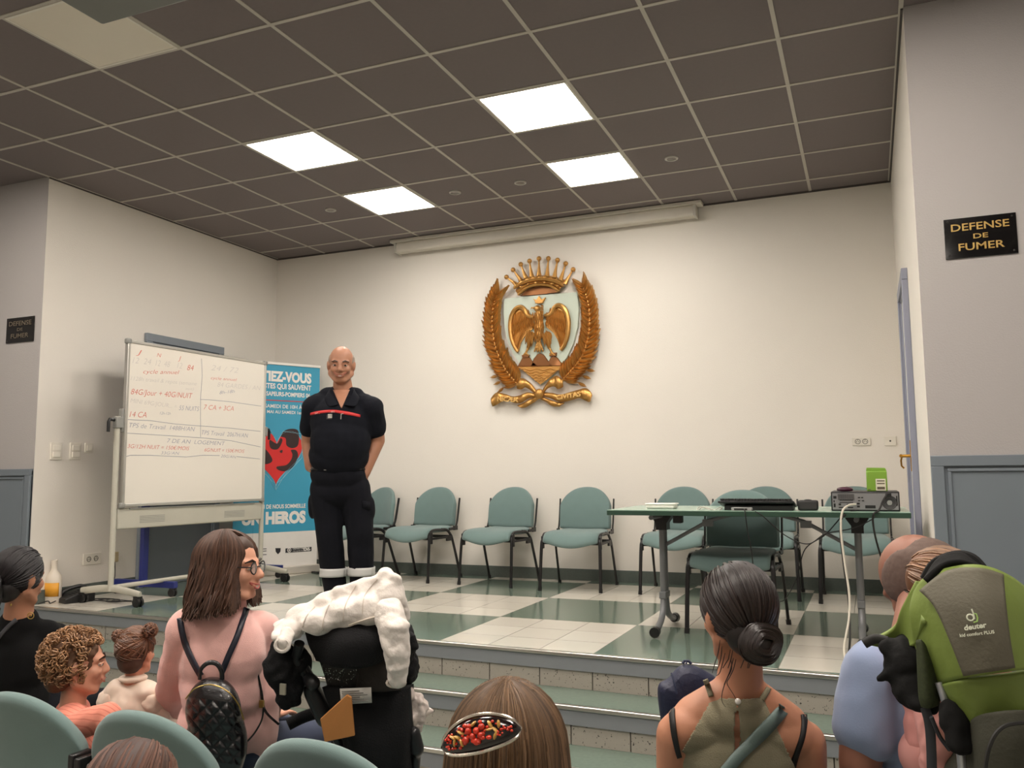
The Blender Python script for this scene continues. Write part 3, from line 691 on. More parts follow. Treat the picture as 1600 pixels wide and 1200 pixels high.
def heart(sc, d0, d1, fn=None):
    out = []
    for i in range(40):
        t = 2*PI*i/40; x = 16*math.sin(t)**3; y = 13*math.cos(t)-5*math.cos(2*t)-2*math.cos(3*t)-math.cos(4*t); out.append((x*sc, y*sc*1.0))
    return out
HS = .0165
mb = MB(); mb.prism([(x, y) for x, y in heart(HS, 0, 0)], .003, .005, lambda x, y, d: V((hc.x+x, -d, hc.z+y*1.08+.01))); mb.build('heart', M_BRED, bn, smooth=False)
mb = MB(); out = heart(HS*1.16, 0, 0); H_ = [V((hc.x+x, -.005, hc.z+y*1.08+.01)) for x, y in out]; I_ = [V((hc.x+x, -.005, hc.z+y*1.08+.01)) for x, y in heart(HS*1.03, 0, 0)]
mb.tube(H_[::4], .003, 4, closed=True); mb.tube(I_, .002, 4, closed=True)
for i in range(0, 40, 4): mb.tube([H_[i], I_[(i+2) % 40]], .0018, 4); mb.tube([H_[i], I_[(i-2) % 40]], .0018, 4)
mb.build('heart_facets', mat('pale_facets', (140, 196, 212), .5), bn, smooth=False)
mb = MB()
for pts in ([(225,400),(262,388),(298,395),(306,430),(300,480),(270,495),(238,480),(232,440),(205,430)], [(262,505),(292,508),(300,545),(270,600),(225,622),(188,612),(186,596),(235,588),(262,560),(270,530)],
            [(145,450),(185,470),(205,440),(215,455),(190,500),(150,495)], [(110,500),(135,515),(160,560),(140,580),(110,575)], [(200,510),(215,505),(214,520),(204,520)]):
    c = cat_([tuple(Bp(*p)) for p in pts], 4, closed=True); mb.prism([(p[0], p[2]) for p in c], .005, .0065, lambda x, y, d: V((x, -d, y)))
mb.build('heart_dark_figure', mat('dark_print', (48, 28, 28), .5), bn, smooth=False)  # dark figure printed on the heart
mb = MB(); a, b_ = Bp(232, 1072), Bp(376, 1036); mb.box((a.x, -.004, a.z), (b_.x, -.002, b_.z-.005)); mb.build('black_logo_plate', mat('logo_black', (34, 34, 40), .5), bn, smooth=False)
mb = MB()
c = [tuple(Bp(*p)) for p in ((177,1046),(206,1046),(204,1066),(191,1080),(179,1066))]; mb.prism([(p[0], p[2]) for p in c], .002, .004, lambda x, y, d: V((x, -d, y))); mb.build('shield_logo', MATS['logo_black'], bn, smooth=False)
mb = MB()
for y in (1050, 1062, 1082): mb.box((Bp(95, y).x, -.0035, Bp(95, y).z-.006), (Bp(128, y).x, -.002, Bp(95, y).z))
mb.build('striped_logo', MATS['logo_black'], bn, smooth=False)
mb = MB(); z = (a.z+b_.z)/2; 
put_text(mb, 'DEPARTEMENT', (a.x+.075, 0, z+.003), (a.x+.24, 0, z+.003), .016, (0,0,1), (0,-1,0), off=.0045, bold=.01); put_text(mb, 'DES ALPES-MARITIMES', (a.x+.075, 0, z-.017), (a.x+.24, 0, z-.017), .010, (0,0,1), (0,-1,0), off=.0045)
put_text(mb, '06', (b_.x-.085, 0, z-.016), (b_.x-.012, 0, z-.016), .032, (0,0,1), (0,-1,0), off=.0045, bold=.03)
mb.tube([V((a.x+.038+.018*math.cos(t*PI/8), -.0045, z+.018*math.sin(t*PI/8))) for t in range(16)], .0035, 4, closed=True); mb.ell((a.x+.038, -.0045, z), (.008, .0008, .008))
mb.build('logo_lettering', M_BW, bn, smooth=False)
# ================================================================== CHAIRS
M_TEAL = mat('teal_fabric', (106, 128, 126), .9, var=.06, scale=14, bump=.12, bscale=500, sheen=.25); M_CHF = mat('black_chair_tube', (24, 23, 24), .35)
def make_chair(label, grp):
    """faces -y, origin on the floor under the seat"""
    t = thing('conference_chair', label, 'chair', group=grp)
    # seat pad with curled front lip
    rows = []
    prof = [(-.225, .385), (-.232, .41), (-.215, .438), (-.17, .452), (-.05, .448), (.08, .442), (.17, .445), (.205, .452)]
    for y, z in prof:
        r_ = []
        for i in range(13):
            u = -1+i/6; wd = .232*(1-.10*max(0, (y+.1)/.3)); x = u*wd
            drop = .055*(1-u*u)*max(0, (-y-.14)/.09) if y < -.14 else 0
            edge = (abs(u)**6)*.02
            r_.append(V((x, y+(-.012*(1-u*u) if y < -.2 else 0), z-drop*0.9-edge+.012*u*u)))
        rows.append(r_)
    mb = MB(); mb.grid(rows); s_ = mb.build('seat', M_TEAL, t, angle=180, solid=.045, sub=1)
    # domed back
    rows = []; N = 10
    for j in range(N):
        v = j/(N-1); r_ = []
        for i in range(17):
            u = math.sin((-1+i/8)*PI/2)*.995
            top = .655+.168*(1-abs(u)**2.3)**.62; bot = .470-.016*(1-u*u)
            z = bot+(top-bot)*v; h = (z-.47)/.35
            x = .224*u*(1-.02*max(0, -h+.2))
            r_.append(V((x, .20+.075*h+.035*(1-u*u)-.02*math.sin(PI*min(1, max(0, h))), z)))
        rows.append(r_)
    mb = MB(); mb.grid(rows); mb.build('backrest', M_TEAL, t, angle=180, solid=.042, sub=1)
    for s in (-1, 1):
        X = .238*s
        mb = MB(); mb.tube(cat_([(X*1.06, -.255, .0), (X*1.03, -.225, .34), (X, -.215, .40), (X, -.185, .437), (X, -.13, .45), (X, .0, .445)], 4), .0135, 8, flat=.75); mb.build('front_leg', M_CHF, t)
        mb = MB(); mb.tube(cat_([(X, -.02, .447), (X, .06, .438), (X, .115, .40), (X*1.03, .15, .33), (X*1.06, .27, 0)], 4), .0135, 8, flat=.75); mb.build('rear_leg', M_CHF, t)
        mb = MB(); mb.box((X-.006, .17, .43), (X+.006, .235, .47)); mb.tube(cat_([(X, .1, .445), (X, .19, .45), (X, .225, .49), (X, .245, .56), (X, .275, .72)], 4), .013, 8, flat=.55); mb.build('back_support', M_CHF, t, bevel=.002)
        mb = MB(); mb.box((X-.012, -.19, .365), (X+.012, .12, .382)); mb.box((X+s*.004-.008, -.22, .33), (X+s*.004+.008, -.175, .43)); mb.box((X+s*.004-.008, .05, .34), (X+s*.004+.008, .125, .385)); mb.build('side_rail', M_CHF, t, bevel=.003)
        for q in (-.255, .27):
            mb = MB(); mb.tube([(X*1.063, q, 0), (X*1.055, q*.985, .03)], .016, 8); mb.build('foot_cap', M_CHF, t)
    mb = MB(); mb.box((-.24, -.205, .365), (.24, -.185, .392)); mb.build('front_stretcher', M_CHF, t, bevel=.003)
    mb = MB(); mb.box((-.24, .10, .365), (.24, .12, .39)); mb.build('rear_stretcher', M_CHF, t, bevel=.003)
    return t
G1 = 'teal padded chairs on the stage'
proto = make_chair('teal padded chair at left of the row, half hidden behind the standing man', G1)
def place(o, x, y, rz, z=0): o.location = (x, y, z); o.rotation_euler.z = rz
place(proto, -1.70, 4.13, -.38)
for x, y, rz, l in ((-1.055, 4.15, -.12, 'teal padded chair against the back wall, second from left, next to the man'),
                    (-.26, 4.10, -.10, 'teal padded chair against the back wall below the left part of the coat of arms'),
                    (.49, 4.02, .03, 'teal padded chair against the back wall just left of the table'),
                    (1.31, 4.06, .0, 'teal padded chair against the wall behind the left end of the table'),
                    (1.97, 4.08, .02, 'teal padded chair against the wall behind the dark chair at the table'),
                    (2.63, 4.02, .0, 'teal padded chair against the wall behind the computer end of the table'),
                    (1.975, 2.56, -.04, 'shadowed teal chair tucked in at the middle of the table')):
    o = copy_tree(proto); place(o, x, y, rz); o['label'] = l
# audience chairs seen from behind, linked in a row
def make_aud():
    t = make_chair('x', 'teal chairs of the audience row'); t.name = 'audience_chair'
    for ch in list(t.children):
        if ch.name.startswith('back_support'): bpy.data.objects.remove(ch)
    for s in (-1, 1):
        X = .236*s
        mb = MB(); mb.box((X-.011, .215, .45), (X+.011, .285, .66)); mb.tube(cat_([(X, .1, .445), (X, .19, .45), (X, .235, .50)], 4), .013, 8)
        mb.build('back_bracket', M_CHF, t, bevel=.006)
        for z in (.49, .63):
            mb = MB(); mb.ell((X+s*.011, .25, z), (.004, .009, .009)); mb.ell((X-s*.011, .25, z), (.004, .009, .009)); mb.build('bolt', mat('steel_bolt', (110, 108, 104), .4, .8), t)
    return t
aud = make_aud()
AR = [(.31, -.60, PI, 'teal audience chair at bottom left corner, in front of the curly-haired toddler'), (.83, -.62, PI, 'teal audience chair behind the woman in the pink sweater'),
      (1.44, -.66, PI, 'teal audience chair at the bottom, behind the stroller'), (2.02, -.62, PI, 'teal audience chair mostly hidden by the head with the berry hair clip'),
      (2.56, -.62, PI, 'teal audience chair under the woman in the olive top')]
for i, (x, y, rz, l) in enumerate(AR):
    o = aud if i == 0 else copy_tree(aud)
    place(o, x, y, rz, FL); o['label'] = l; o.name = 'audience_chair'
# ================================================================== TABLE
M_TT = mat('pale_green_laminate', (150, 178, 162), .22, var=.02); M_TE = mat('dark_green_edge', (38, 66, 52), .4); M_LEG = mat('table_leg_grey', (118, 120, 122), .35, .2)
T0, T1, TY0, TY1, TZ = 1.335, 2.925, 2.0, 2.74, .722
tb = thing('folding_table', 'long folding table with green top and grey legs at right of the stage', 'table', ((T0+T1)/2, (TY0+TY1)/2, 0))
cx, cy = tb.location.x, tb.location.y
mb = MB(); mb.box((T0-cx+.003, TY0-cy+.003, TZ-.004), (T1-cx-.003, TY1-cy-.003, TZ)); mb.build('tabletop', M_TT, tb, smooth=False)
mb = MB(); mb.box((T0-cx, TY0-cy, TZ-.030), (T1-cx, TY1-cy, TZ-.003)); mb.build('table_edge', M_TE, tb, bevel=.002)
for X, s in ((1.575-cx, 1), (2.665-cx, -1)):
    for q in (-1, 1):
        mb = MB(); mb.tube(cat_([(X, q*.025, TZ-.07), (X, q*.026, .30), (X, q*.032, .20), (X, q*.07, .10), (X, q*.16, .055), (X, q*.25, .035)], 5), .019, 10); mb.build('leg', M_LEG, tb)
        mb = MB(); mb.tube([(X, q*.235, .035), (X, q*.285, .032)], [.026, .030], 12); mb.build('foot_cap', M_BP, tb)
    mb = MB(); mb.box((X-.02, -.06, .19), (X+.02, .06, .23)); mb.build('leg_clamp', M_LEG, tb, bevel=.004)
    mb = MB(); mb.prism([(-.075, 0), (.075, 0), (.075, -.02), (.04, -.06), (.04, -.10), (-.04, -.10), (-.04, -.06), (-.075, -.02)], -.05, .05, lambda a, b, d: V((X+a*.8, d, TZ-.03+b))); mb.build('hinge_block', M_BP, tb)
    mb = MB(); mb.tube([(X+s*.01, 0, .50), (X+s*.28, 0, .65), (X+s*.42, 0, TZ-.035)], .011, 8, flat=.6); mb.box((X+s*.24, -.018, .615), (X+s*.30, .018, .655)); mb.build('brace', M_LEG, tb)
    mb = MB(); mb.tube([(X, -.30, TZ-.045), (X, .30, TZ-.045)], .014, 8); mb.build('top_rail', M_LEG, tb)
mb = MB(); mb.box((1.70-cx, -.3, TZ-.075), (1.75-cx, -.24, TZ-.03)); mb.build('lock_catch', M_BP, tb, bevel=.005)
# things on the table
def onT(px, py, y): q = hit(px, py, 1, y); return q.x
e = thing('white_dish', 'small flat white dish near the left end of the table', 'dish', (1.60, 2.25, TZ))
mb = MB(); mb.box((-.085, -.05, 0), (.085, .05, .026)); mb.build('dish_body', mat('glossy_white', (232, 228, 220), .3), e, bevel=.011)
mb = MB(); mb.box((-.09, -.055, .024), (.09, .055, .032)); mb.build('dish_rim', MATS['glossy_white'], e, bevel=.004)
x0, x1 = 1.955, 2.36
e = thing('keyboard', 'black keyboard tilted on its stand in the middle of the table', 'keyboard', ((x0+x1)/2, 2.16, TZ))
w2 = (x1-x0)/2
mb = MB(); mb.prism([(-.09, .012), (.09, .040), (.09, .052), (-.09, .024)], -w2, w2, lambda a, b, d: V((d, -a, b))); mb.build('keyboard_body', M_BP, e, bevel=.003)
mb = MB(); mb.box((-w2+.03, -.06, 0), (w2-.01, .08, .028)); mb.build('laptop_base', mat('matt_black', (20, 20, 21), .5), e, bevel=.003)
mb = MB()
for r in range(5):
    for c in range(22):
        x = -w2+.012+c*(2*w2-.024)/22; y = .075-r*.033; z = .052-(.09+y)*0+(-.0)-(r*.033)*(-.0); z = .028+(.09-y)*.155+.006
        mb.box((x, y-.026, z-.004), (x+.015, y, z+.007))
mb.build('keys', mat('key_black', (30, 30, 31), .45), e)
e = thing('network_switch', 'small grey adapter under the keyboard edge on the table', 'adapter', (2.09, 2.035, TZ))
mb = MB(); mb.box((-.055, -.018, 0), (.055, .018, .018)); mb.build('adapter_body', mat('adapter_grey', (150, 150, 148), .4), e, bevel=.003)
mb = MB(); mb.box((-.04, -.02, .005), (.03, -.017, .013)); mb.build('port', M_BP, e)
e = thing('cable_loop', 'thin pale cable looped at the left of the keyboard', 'cable', (1.93, 2.12, TZ))
mb = MB(); mb.tube([(.07*math.cos(a*PI/10)-.03, .05*math.sin(a*PI/10), .006+.01*math.sin(a)) for a in range(20)], .003, 5, closed=True); mb.build('cable_wire', mat('pale_cable', (190, 186, 176), .5), e)
e = thing('power_brick', 'small black box beside the right end of the keyboard', 'power adapter', (2.425, 2.15, TZ))
mb = MB(); mb.box((-.052, -.03, 0), (.052, .03, .055)); mb.build('brick_body', mat('soft_black', (40, 38, 38), .6), e, bevel=.010)
mb = MB(); mb.ell((.0, 0, .056), (.02, .015, .004)); mb.build('button', M_BP, e)
# computer
e = thing('desktop_computer', 'small desktop computer seen from its rear at the right end of the table', 'computer', (2.712, 2.10, TZ))
mb = MB(); mb.box((-.167, 0, 0), (.167, .38, .102)); mb.build('casing', mat('computer_black', (28, 28, 32), .4), e, bevel=.004)
mb = MB(); mb.box((-.160, -.003, .008), (.160, .001, .094)); bp_ = mb.build('rear_panel', mat('zinc_panel', (150, 150, 152), .35, .6), e)
mb = MB()
for r in range(5):
    for c in range(17): mb.box((-.132+c*.0048, -.0045, .058+r*.0065), (-.1288+c*.0048, -.002, .0625+r*.0065))
for r in (0, 1): mb.box((-.125, -.0045, .043+r*.012), (-.058, -.002, .047+r*.012))
for x, z, w_, h_ in ((-.155,.065,.016,.014),(-.155,.045,.006,.012),(-.034,.068,.012,.006),(-.018,.068,.010,.006),(-.034,.052,.012,.005),(-.016,.052,.012,.005),(-.04,.035,.014,.009),(-.04,.02,.014,.009),(-.09,.03,.014,.008),(-.13,.03,.012,.01),(-.13,.016,.03,.006),(-.085,.016,.026,.006),(-.155,.02,.01,.02),(.0,.015,.05,.016),(.15,.03,.006,.05)):
    mb.box((x, -.0048, z), (x+w_, -.002, z+h_))
mb.build('ports_and_vents', M_BP, bp_)
mb = MB(); c0 = V((.118, -.004, .045))
for r in (.016, .022, .028, .034): mb.tube([c0+V((r*math.cos(a*PI/12), 0, r*math.sin(a*PI/12))) for a in range(24)], .0022, 5, closed=True)
mb.build('fan_grille', M_BP, bp_)
mb = MB(); mb.prism([(.013*math.cos(a*PI/3), .013*math.sin(a*PI/3)) for a in range(6)], 0, .004, lambda a, b, d: c0+V((a, -d, b))); mb.build('fan_hub', MATS['adapter_grey'], bp_)
mb = MB(); mb.box((.10, -.015, .078), (.128, -.002, .096)); mb.build('power_plug', M_BP, e, bevel=.004)
zt = TZ+.102
e = thing('wireless_mouse', 'dark purple mouse on top of the computer', 'mouse', (2.615, 2.16, zt))
mb = MB(); mb.ell((0, 0, .012), (.042, .03, .013)); mb.ell((0, 0, .006), (.041, .029, .007)); mb.build('mouse_shell', mat('purple_plastic', (66, 22, 46), .3), e)
mb = MB(); mb.ell((.01, 0, .021), (.012, .004, .005)); mb.build('wheel', M_BP, e)
e = thing('paper_packet', 'green paper packet with white label standing on the computer', 'packet', (2.775, 2.22, zt))
mb = MB(); n = 7; rows = []
b_ = Blob()
mb = MB(); mb.box((-.051, -.028, 0), (.051, .028, .108)); o = mb.build('packet_body', mat('lime_packet', (116, 156, 48), .5, var=.08, scale=20), e, bevel=.006)
mb = MB(); mb.prism([(-.051, 0), (.051, 0), (.044, .018), (-.048, .020)], -.020, .012, lambda a, b, d: V((a, d, .106+b))); mb.build('folded_top', MATS['lime_packet'], e, bevel=.003)
mb = MB(); mb.box((-.006, -.0295, .004), (.043, -.028, .066)); mb.build('label', mat('label_white', (214, 210, 190), .5), e)
mb = MB()
for z, h_ in ((.052, .006), (.038, .006), (.010, .014)): mb.box((0.0, -.0305, z), (.038, -.0294, z+h_))
mb.box((-.046, -.0295, .008), (-.032, -.028, .012)); mb.build('print', mat('print_brown', (90, 82, 64), .6), e)
# cables hanging from the table
M_CB = mat('black_cable', (26, 25, 26), .5); M_CWH = mat('white_cable', (206, 200, 186), .5)
def cable(name, label, pts, m, r=.004, n=8):
    o = MB().tube(cat_(pts, n), r, 6).build(name, m); tag(o, label, 'cable', None); return o
def tp(px, py, y): return tuple(hit(px, py, 1, y))
cable('network_cable', 'white cable hanging from the computer down to the stage floor', [tp(1337,788,2.09), tp(1325,790,2.04), tp(1316,800,1.985), tp(1314,830,1.97), tp(1320,880,1.96), tp(1327,930,1.93), tp(1326,970,1.88), tp(1319,1010,1.76), tp(1322,1036,1.68)], M_CWH, .0055)
cable('power_cable', 'black cable hanging beside the white one under the computer', [(2.68,2.12,TZ+.006), tp(1318,806,1.99), tp(1313,830,1.975), tp(1318,880,1.97), tp(1326,940,1.96), tp(1328,990,1.9), tp(1326,1024,1.75)], M_CB, .005)
cable('power_cable', 'black cable from the computer power plug down behind the table leg', [(2.82,2.085,TZ+.088), (2.80,2.05,TZ+.06), (2.775,2.0,TZ+.008), tp(1364,806,1.988), tp(1368,840,2.1), tp(1383,890,2.3), tp(1398,930,2.4), tp(1404,950,2.5)], M_CB, .005)
cable('keyboard_cable', 'thin black cable hanging from the keyboard past the dark chair', [(2.10,2.03,TZ+.01), tp(1164,800,1.99), tp(1168,830,2.0), tp(1174,860,2.05), tp(1177,890,2.1), tp(1180,930,2.2), tp(1190,968,2.3)], M_CB, .003)
cable('keyboard_cable', 'long thin black cable drooping from keyboard to computer', [(2.13,2.03,TZ+.008), tp(1190,805,1.99), tp(1226,836,2.0), tp(1262,850,2.0), tp(1290,834,2.02), tp(1330,826,2.05), tp(1362,812,2.02), tp(1366,806,1.99)], M_CB, .003)
cable('keyboard_cable', 'thin black cable curling from under the table to the stage floor', [tp(1314,808,2.2), tp(1290,835,2.2), tp(1258,858,2.25), tp(1246,900,2.35), tp(1228,935,2.6), tp(1216,940,2.7)], M_CB, .003)
# bottle, telephone, cables at the left stage corner
P = hit(56, 945, 2, 0); 
e = thing('cleaner_bottle', 'white plastic bottle with orange label at the left stage corner', 'bottle', (P.x+.02, 1.92, 0))
prof = [(.0,0),(.048,0),(.052,.01),(.052,.17),(.046,.20),(.022,.235),(.018,.26),(.018,.285),(0,.285)]
mb = MB(); vs = []; n = 20
for r, z in prof: vs += [(r*math.cos(2*PI*i/n)*1.25, r*math.sin(2*PI*i/n), z) for i in range(n)]
mb.add(vs, [(a*n+i, a*n+(i+1) % n, (a+1)*n+(i+1) % n, (a+1)*n+i) for a in range(len(prof)-1) for i in range(n)]); mb.build('bottle_body', mat('milky_plastic', (214, 204, 190), .4), e)
mb = MB(); mb.tube([(0,0,.28),(0,0,.315)], .021, 14); mb.build('cap', MATS['milky_plastic'], e)
mb = MB(); mb.grid([[V((.0665*math.cos(a)*1.0, .0535*math.sin(a), z)) for a in [(-2.2+i*.16) for i in range(14)]] for z in (.05, .15)]); mb.build('orange_label', mat('orange_label', (214, 150, 40), .5), e, solid=.002)
P = hit(112, 940, 2, 0.02)
e = thing('telephone', 'black desk telephone lying on the left stage corner', 'telephone', (-2.86, 2.02, 0), rz=-.3)
mb = MB(); mb.prism([(-.11, 0), (.11, 0), (.11, .035), (-.04, .085), (-.11, .075)], -.09, .09, lambda a, b, d: V((d*1.0, -a, b))); mb.build('phone_base', M_BP, e, bevel=.006)
mb = MB(); mb.tube(cat_([(-.065, .10, .085), (-.065, .06, .105), (-.065, -.04, .085), (-.065, -.09, .05)]), [.022]*4+[.015]*12+[.022]*3, 8); mb.build('handset', M_BP, e)
mb = MB()
for r in range(4):
    for c in range(3): mb.box((0+c*.024, -.05+r*.022, .056+r*.0075-.012), (.017+c*.024, -.035+r*.022, .064+r*.0075-.006))
mb.build('keypad', mat('key_black', (30, 30, 31), .45), e)
e = cable('coiled_cable', 'tangle of black cable on the stage floor by the whiteboard foot', [(-2.72+.13*math.cos(a*.9)+a*.012, 2.12+.05*math.sin(a*.9)+.02*math.sin(a*2.3), .006+.003*(a % 3)) for a in range(22)], M_CB, .0035, 4)
cable('phone_cord', 'black phone cord lying from the bottle to the telephone', [(-2.98,1.80,.006), (-2.95,1.86,.02), (-2.90,1.84,.01), (-2.92,1.92,.02), (-2.88,1.95,.02)], M_CB, .004)
# ================================================================== PEOPLE
M_SKIN = mat('tanned_skin', (168, 118, 92), .5, var=.08, scale=25, bump=.05, bscale=200); M_SKINP = mat('pale_skin', (206, 150, 124), .5, var=.06, scale=25)
M_SKINW = mat('warm_skin', (182, 126, 98), .5, var=.06, scale=14, bump=.04, bscale=250); M_SKINR = mat('ruddy_skin', (136, 90, 72), .5, var=.1, scale=25)
M_EYE = mat('eye_white', (225, 220, 212), .2); M_IRIS = mat('dark_iris', (40, 26, 20), .15); M_LIP = mat('lips', (176, 84, 76), .4); M_TOOTH = mat('teeth', (226, 218, 206), .3)
M_NAVYC = mat('navy_cotton', (17, 19, 27), .9, var=.15, scale=10, bump=.2, bscale=300, spec=.2); M_TROU = mat('navy_twill', (16, 17, 24), .9, var=.15, scale=12, bump=.2, bscale=300, spec=.2)
def head(b, C, H, R, jaw=1, nose=1, ears=1, child=0):
    """skull, face, jaw, nose and ears; R columns = right, forward, up; H = chin to crown"""
    k = H/.235
    def L(x, y, z): return C+R @ V((x*k, y*k, z*k))
    b.e(L(0, -.012, .030), (.074*k, .094*k, .088*k), R)
    b.e(L(0, .022, -.022), (.060*k, .066*k, .082*k), R)
    b.e(L(0, .040, -.078), (.040*k*jaw, .040*k, .032*k), R)
    for s in (-1, 1):
        b.c(L(s*.052*jaw, -.004, -.05), L(s*.022, .058, -.088), .022*k, .018*k)
        b.e(L(s*.036, .056, -.022), (.024*k, .026*k, .024*k), R)
        b.c(L(s*.012, .083, .022), L(s*.046, .066, .024), .010*k, .009*k)
        if ears: b.e(L(s*.077, -.008, -.004), (.010*k, .020*k, .031*k), R); b.e(L(s*.080, -.014, .006), (.009*k, .013*k, .020*k), R)
    b.c(L(0, .084, .012), L(0, .104*nose, -.022), .009*k, .014*k); 
    for s in (-1, 1): b.e(L(s*.013, .094, -.027), (.009*k, .011*k, .008*k), R)
    b.c(L(-.018, .082, -.055), L(.018, .082, -.055), .012*k, .012*k)
    return L, k
def face_parts(o, L, k, R, smile=1, brow=None, teeth=1, open_=0, lip=None):
    for s in (-1, 1):
        mb = MB(); mb.ell(L(s*.031, .0745, .004), (.0125*k, .010*k, .0065*k), R); e = mb.build('eye', M_EYE, o)
        mb = MB(); mb.ell(L(s*.031, .0825, .004), (.0060*k, .0035*k, .0058*k), R); mb.build('iris', M_IRIS, e)
        mb = MB(); mb.tube([L(s*.016, .081, .007), L(s*.031, .0855, .0115), L(s*.047, .074, .006)], .0036*k, 6); mb.build('eyelid', o.data.materials[0], o)
        mb = MB(); mb.tube([L(s*.014, .090, .024), L(s*.031, .088, .031), L(s*.052, .070, .024)], [.0035*k, .0045*k, .002*k], 6); mb.build('eyebrow', brow or M_IRIS, o)
    w_ = .027+.005*smile
    up = cat_([L(-w_, .080, -.052+.006*smile), L(-.012, .093, -.052), L(0, .0945, -.054), L(.012, .093, -.052), L(w_, .080, -.052+.006*smile)], 4)
    lo = cat_([L(-w_, .080, -.052+.006*smile), L(-.014, .090, -.062-open_), L(0, .0925, -.066-open_), L(.014, .090, -.062-open_), L(w_, .080, -.052+.006*smile)], 4)
    mb = MB(); mb.tube(up, .0025*k, 6); mb.tube(lo, .0032*k, 6); mb.build('lips', lip or M_LIP, o)
    if teeth:
        mb = MB(); mb.grid([[V(a)-R @ V((0, .002*k, 0)) for a in up], [(V(a)+V(b_))/2-R @ V((0, .001*k, 0)) for a, b_ in zip(up, lo)], [V(b_)-R @ V((0, .003*k, 0)) for b_ in lo]]); mb.build('teeth', M_TOOTH, o)
def hand(b, W, D, N, k=1, curl=.5, side=1):
    """wrist W, direction D, palm normal N; thumb to the side"""
    D = V(D).normalized(); N = V(N); N = (N-D*N.dot(D)).normalized(); S = D.cross(N)*side
    b.e(W+D*.045*k, (.040*k, .048*k, .016*k), Matrix((S, D, N)).transposed())
    for i, (o, l) in enumerate(((-.030, .075), (-.010, .088), (.010, .083), (.029, .066))):
        p = W+D*.082*k+S*o*k; c = curl*(1+.1*i); d = D.copy(); r = .0085*k
        for j in range(3):
            d = (d*math.cos(c*.6)+N*math.sin(c*.6)).normalized(); q = p+d*(l*(.45, .32, .23)[j])*k; b.c(p, q, r, r*.9); p = q; r *= .9
            N = N
    p = W+D*.025*k-S*.030*k; q = p+(D*.7-S*.6+N*.3).normalized()*.038*k; b.c(p, q, .012*k, .010*k); b.c(q, q+(D*.9-S*.1+N*.4).normalized()*.032*k, .010*k, .008*k)
def lower_seated(b, tr, sh, hipL, hipR, face, k=1, kneeZ=None, skinlegs=False):
    """thighs forward, shins down to the hall floor, feet; tr = trouser blob, sh = shoe blob"""
    f = V(face); f.z = 0; f.normalize()
    for h in (hipL, hipR):
        kn = h+f*.40*k; kn.z = FL+.47*k if kneeZ is None else kneeZ; an = V((kn.x, kn.y, FL+.085))+f*.02
        tgt = tr if tr else b
        b.chain([h, kn, an], [.07*k, .05*k, .034*k]); 
        if tr: tr.chain([h, kn], [.088*k, .066*k]); tr.c(kn, an+V((0,0,.04)), .062*k, .048*k)
        toe = an+f*.14*k; toe.z = FL+.035; b.c(an, toe-f*.02, .033*k, .024*k); sh.c(V((an.x, an.y, FL+.042))-f*.035*k, toe+f*.02, .040*k, .032*k, flat=.95)
# hair strands: thin locks lying on a head-shaped surface
def strands(mb, paths, r, n=3, taper=.35):
    for p in paths:
        m = len(p); mb.tube(p, [r*(.5+.5*min(1, 4*i/m))*(1-(1-taper)*(i/m)**2) for i in range(m)], n)
M_SHOE = mat('black_shoe', (24, 22, 22), .4)
random.seed(11)
# ------------------------------------------------------------------ the standing man
D0 = 5.6
def m_(x, y, d=0): return at(x, y, D0+d)
fw = (CAM-m_(533,640)).normalized()-CR*.08; fw.z = 0; fw.normalize(); Rm = frame(fw)
def body_prims(g, b):      # torso shared by body and polo
    b.c(m_(500,634,.02), m_(568,634,.02), .072+g, .072+g); b.c(m_(512,618,.03), m_(556,618,.03), .045+g, .045+g)
    b.e(m_(533,662,-.02), (.185+g, .125+g, .19+g), Rm); b.e(m_(532,690,-.045), (.184+g, .140+g, .19+g), Rm); b.e(m_(530,712,-.03), (.184+g, .136+g, .14+g), Rm)
b = Blob()
Hc = m_(533,571); Rh = frame(fw+V((0,0,-.16)), V((0,0,1))+CR*.03)
L, k = head(b, Hc, .253, Rh, jaw=1.12)
b.c(m_(535,598,.03), m_(537,622,.04), .062, .072); body_prims(0, b)
sL, sR = m_(491,637,.02), m_(580,638,.0)
eL, eR = m_(481,690,.10), m_(590,688,.08); wL, wR = m_(484,730,.04), m_(570,740,.0)
b.chain([sL, eL, wL], [.066, .046, .032]); b.chain([sR, eR, wR], [.068, .050, .034])
hand(b, wL, (m_(492,745,-.02)-wL), CR*.8-CF*.2, 1, .9, 1); hand(b, wR, (m_(561,760,.0)-wR), -CF, 1, .25, -1)
hpL, hpR = m_(509,762), m_(554,762); knL, knR = m_(515,838,-.02), m_(562,836,-.02); anL, anR = m_(527,925), m_(566,925)
anL.z = anR.z = .09
b.e(m_(531,752), (.165, .12, .10), Rm); b.chain([hpL, knL, anL], [.085, .06, .045]); b.chain([hpR, knR, anR], [.085, .06, .045])
man = b.build('person', M_SKIN, vox=.0075, smooth=5); man.name = 'person'
tag(man, 'bald smiling man standing on the stage in dark navy polo and trousers with reflective bands', 'person', 'people')
face_parts(man, L, k, Rh, smile=2.2, brow=mat('grey_brow', (70, 56, 50), .7), lip=mat('tanned_lips', (150, 88, 72), .5))
b = Blob(); body_prims(.014, b); b.c(m_(535,613,.04), m_(536,622,.03), .072, .085)
b.c(sL, sL+(eL-sL)*.62, .082, .070); b.c(sR, sR+(eR-sR)*.62, .084, .074)
polo = b.build('polo_shirt', M_NAVYC, man, vox=.009, smooth=5, amp=.006, nscale=9)
neckV = m_(532,640,-.2)
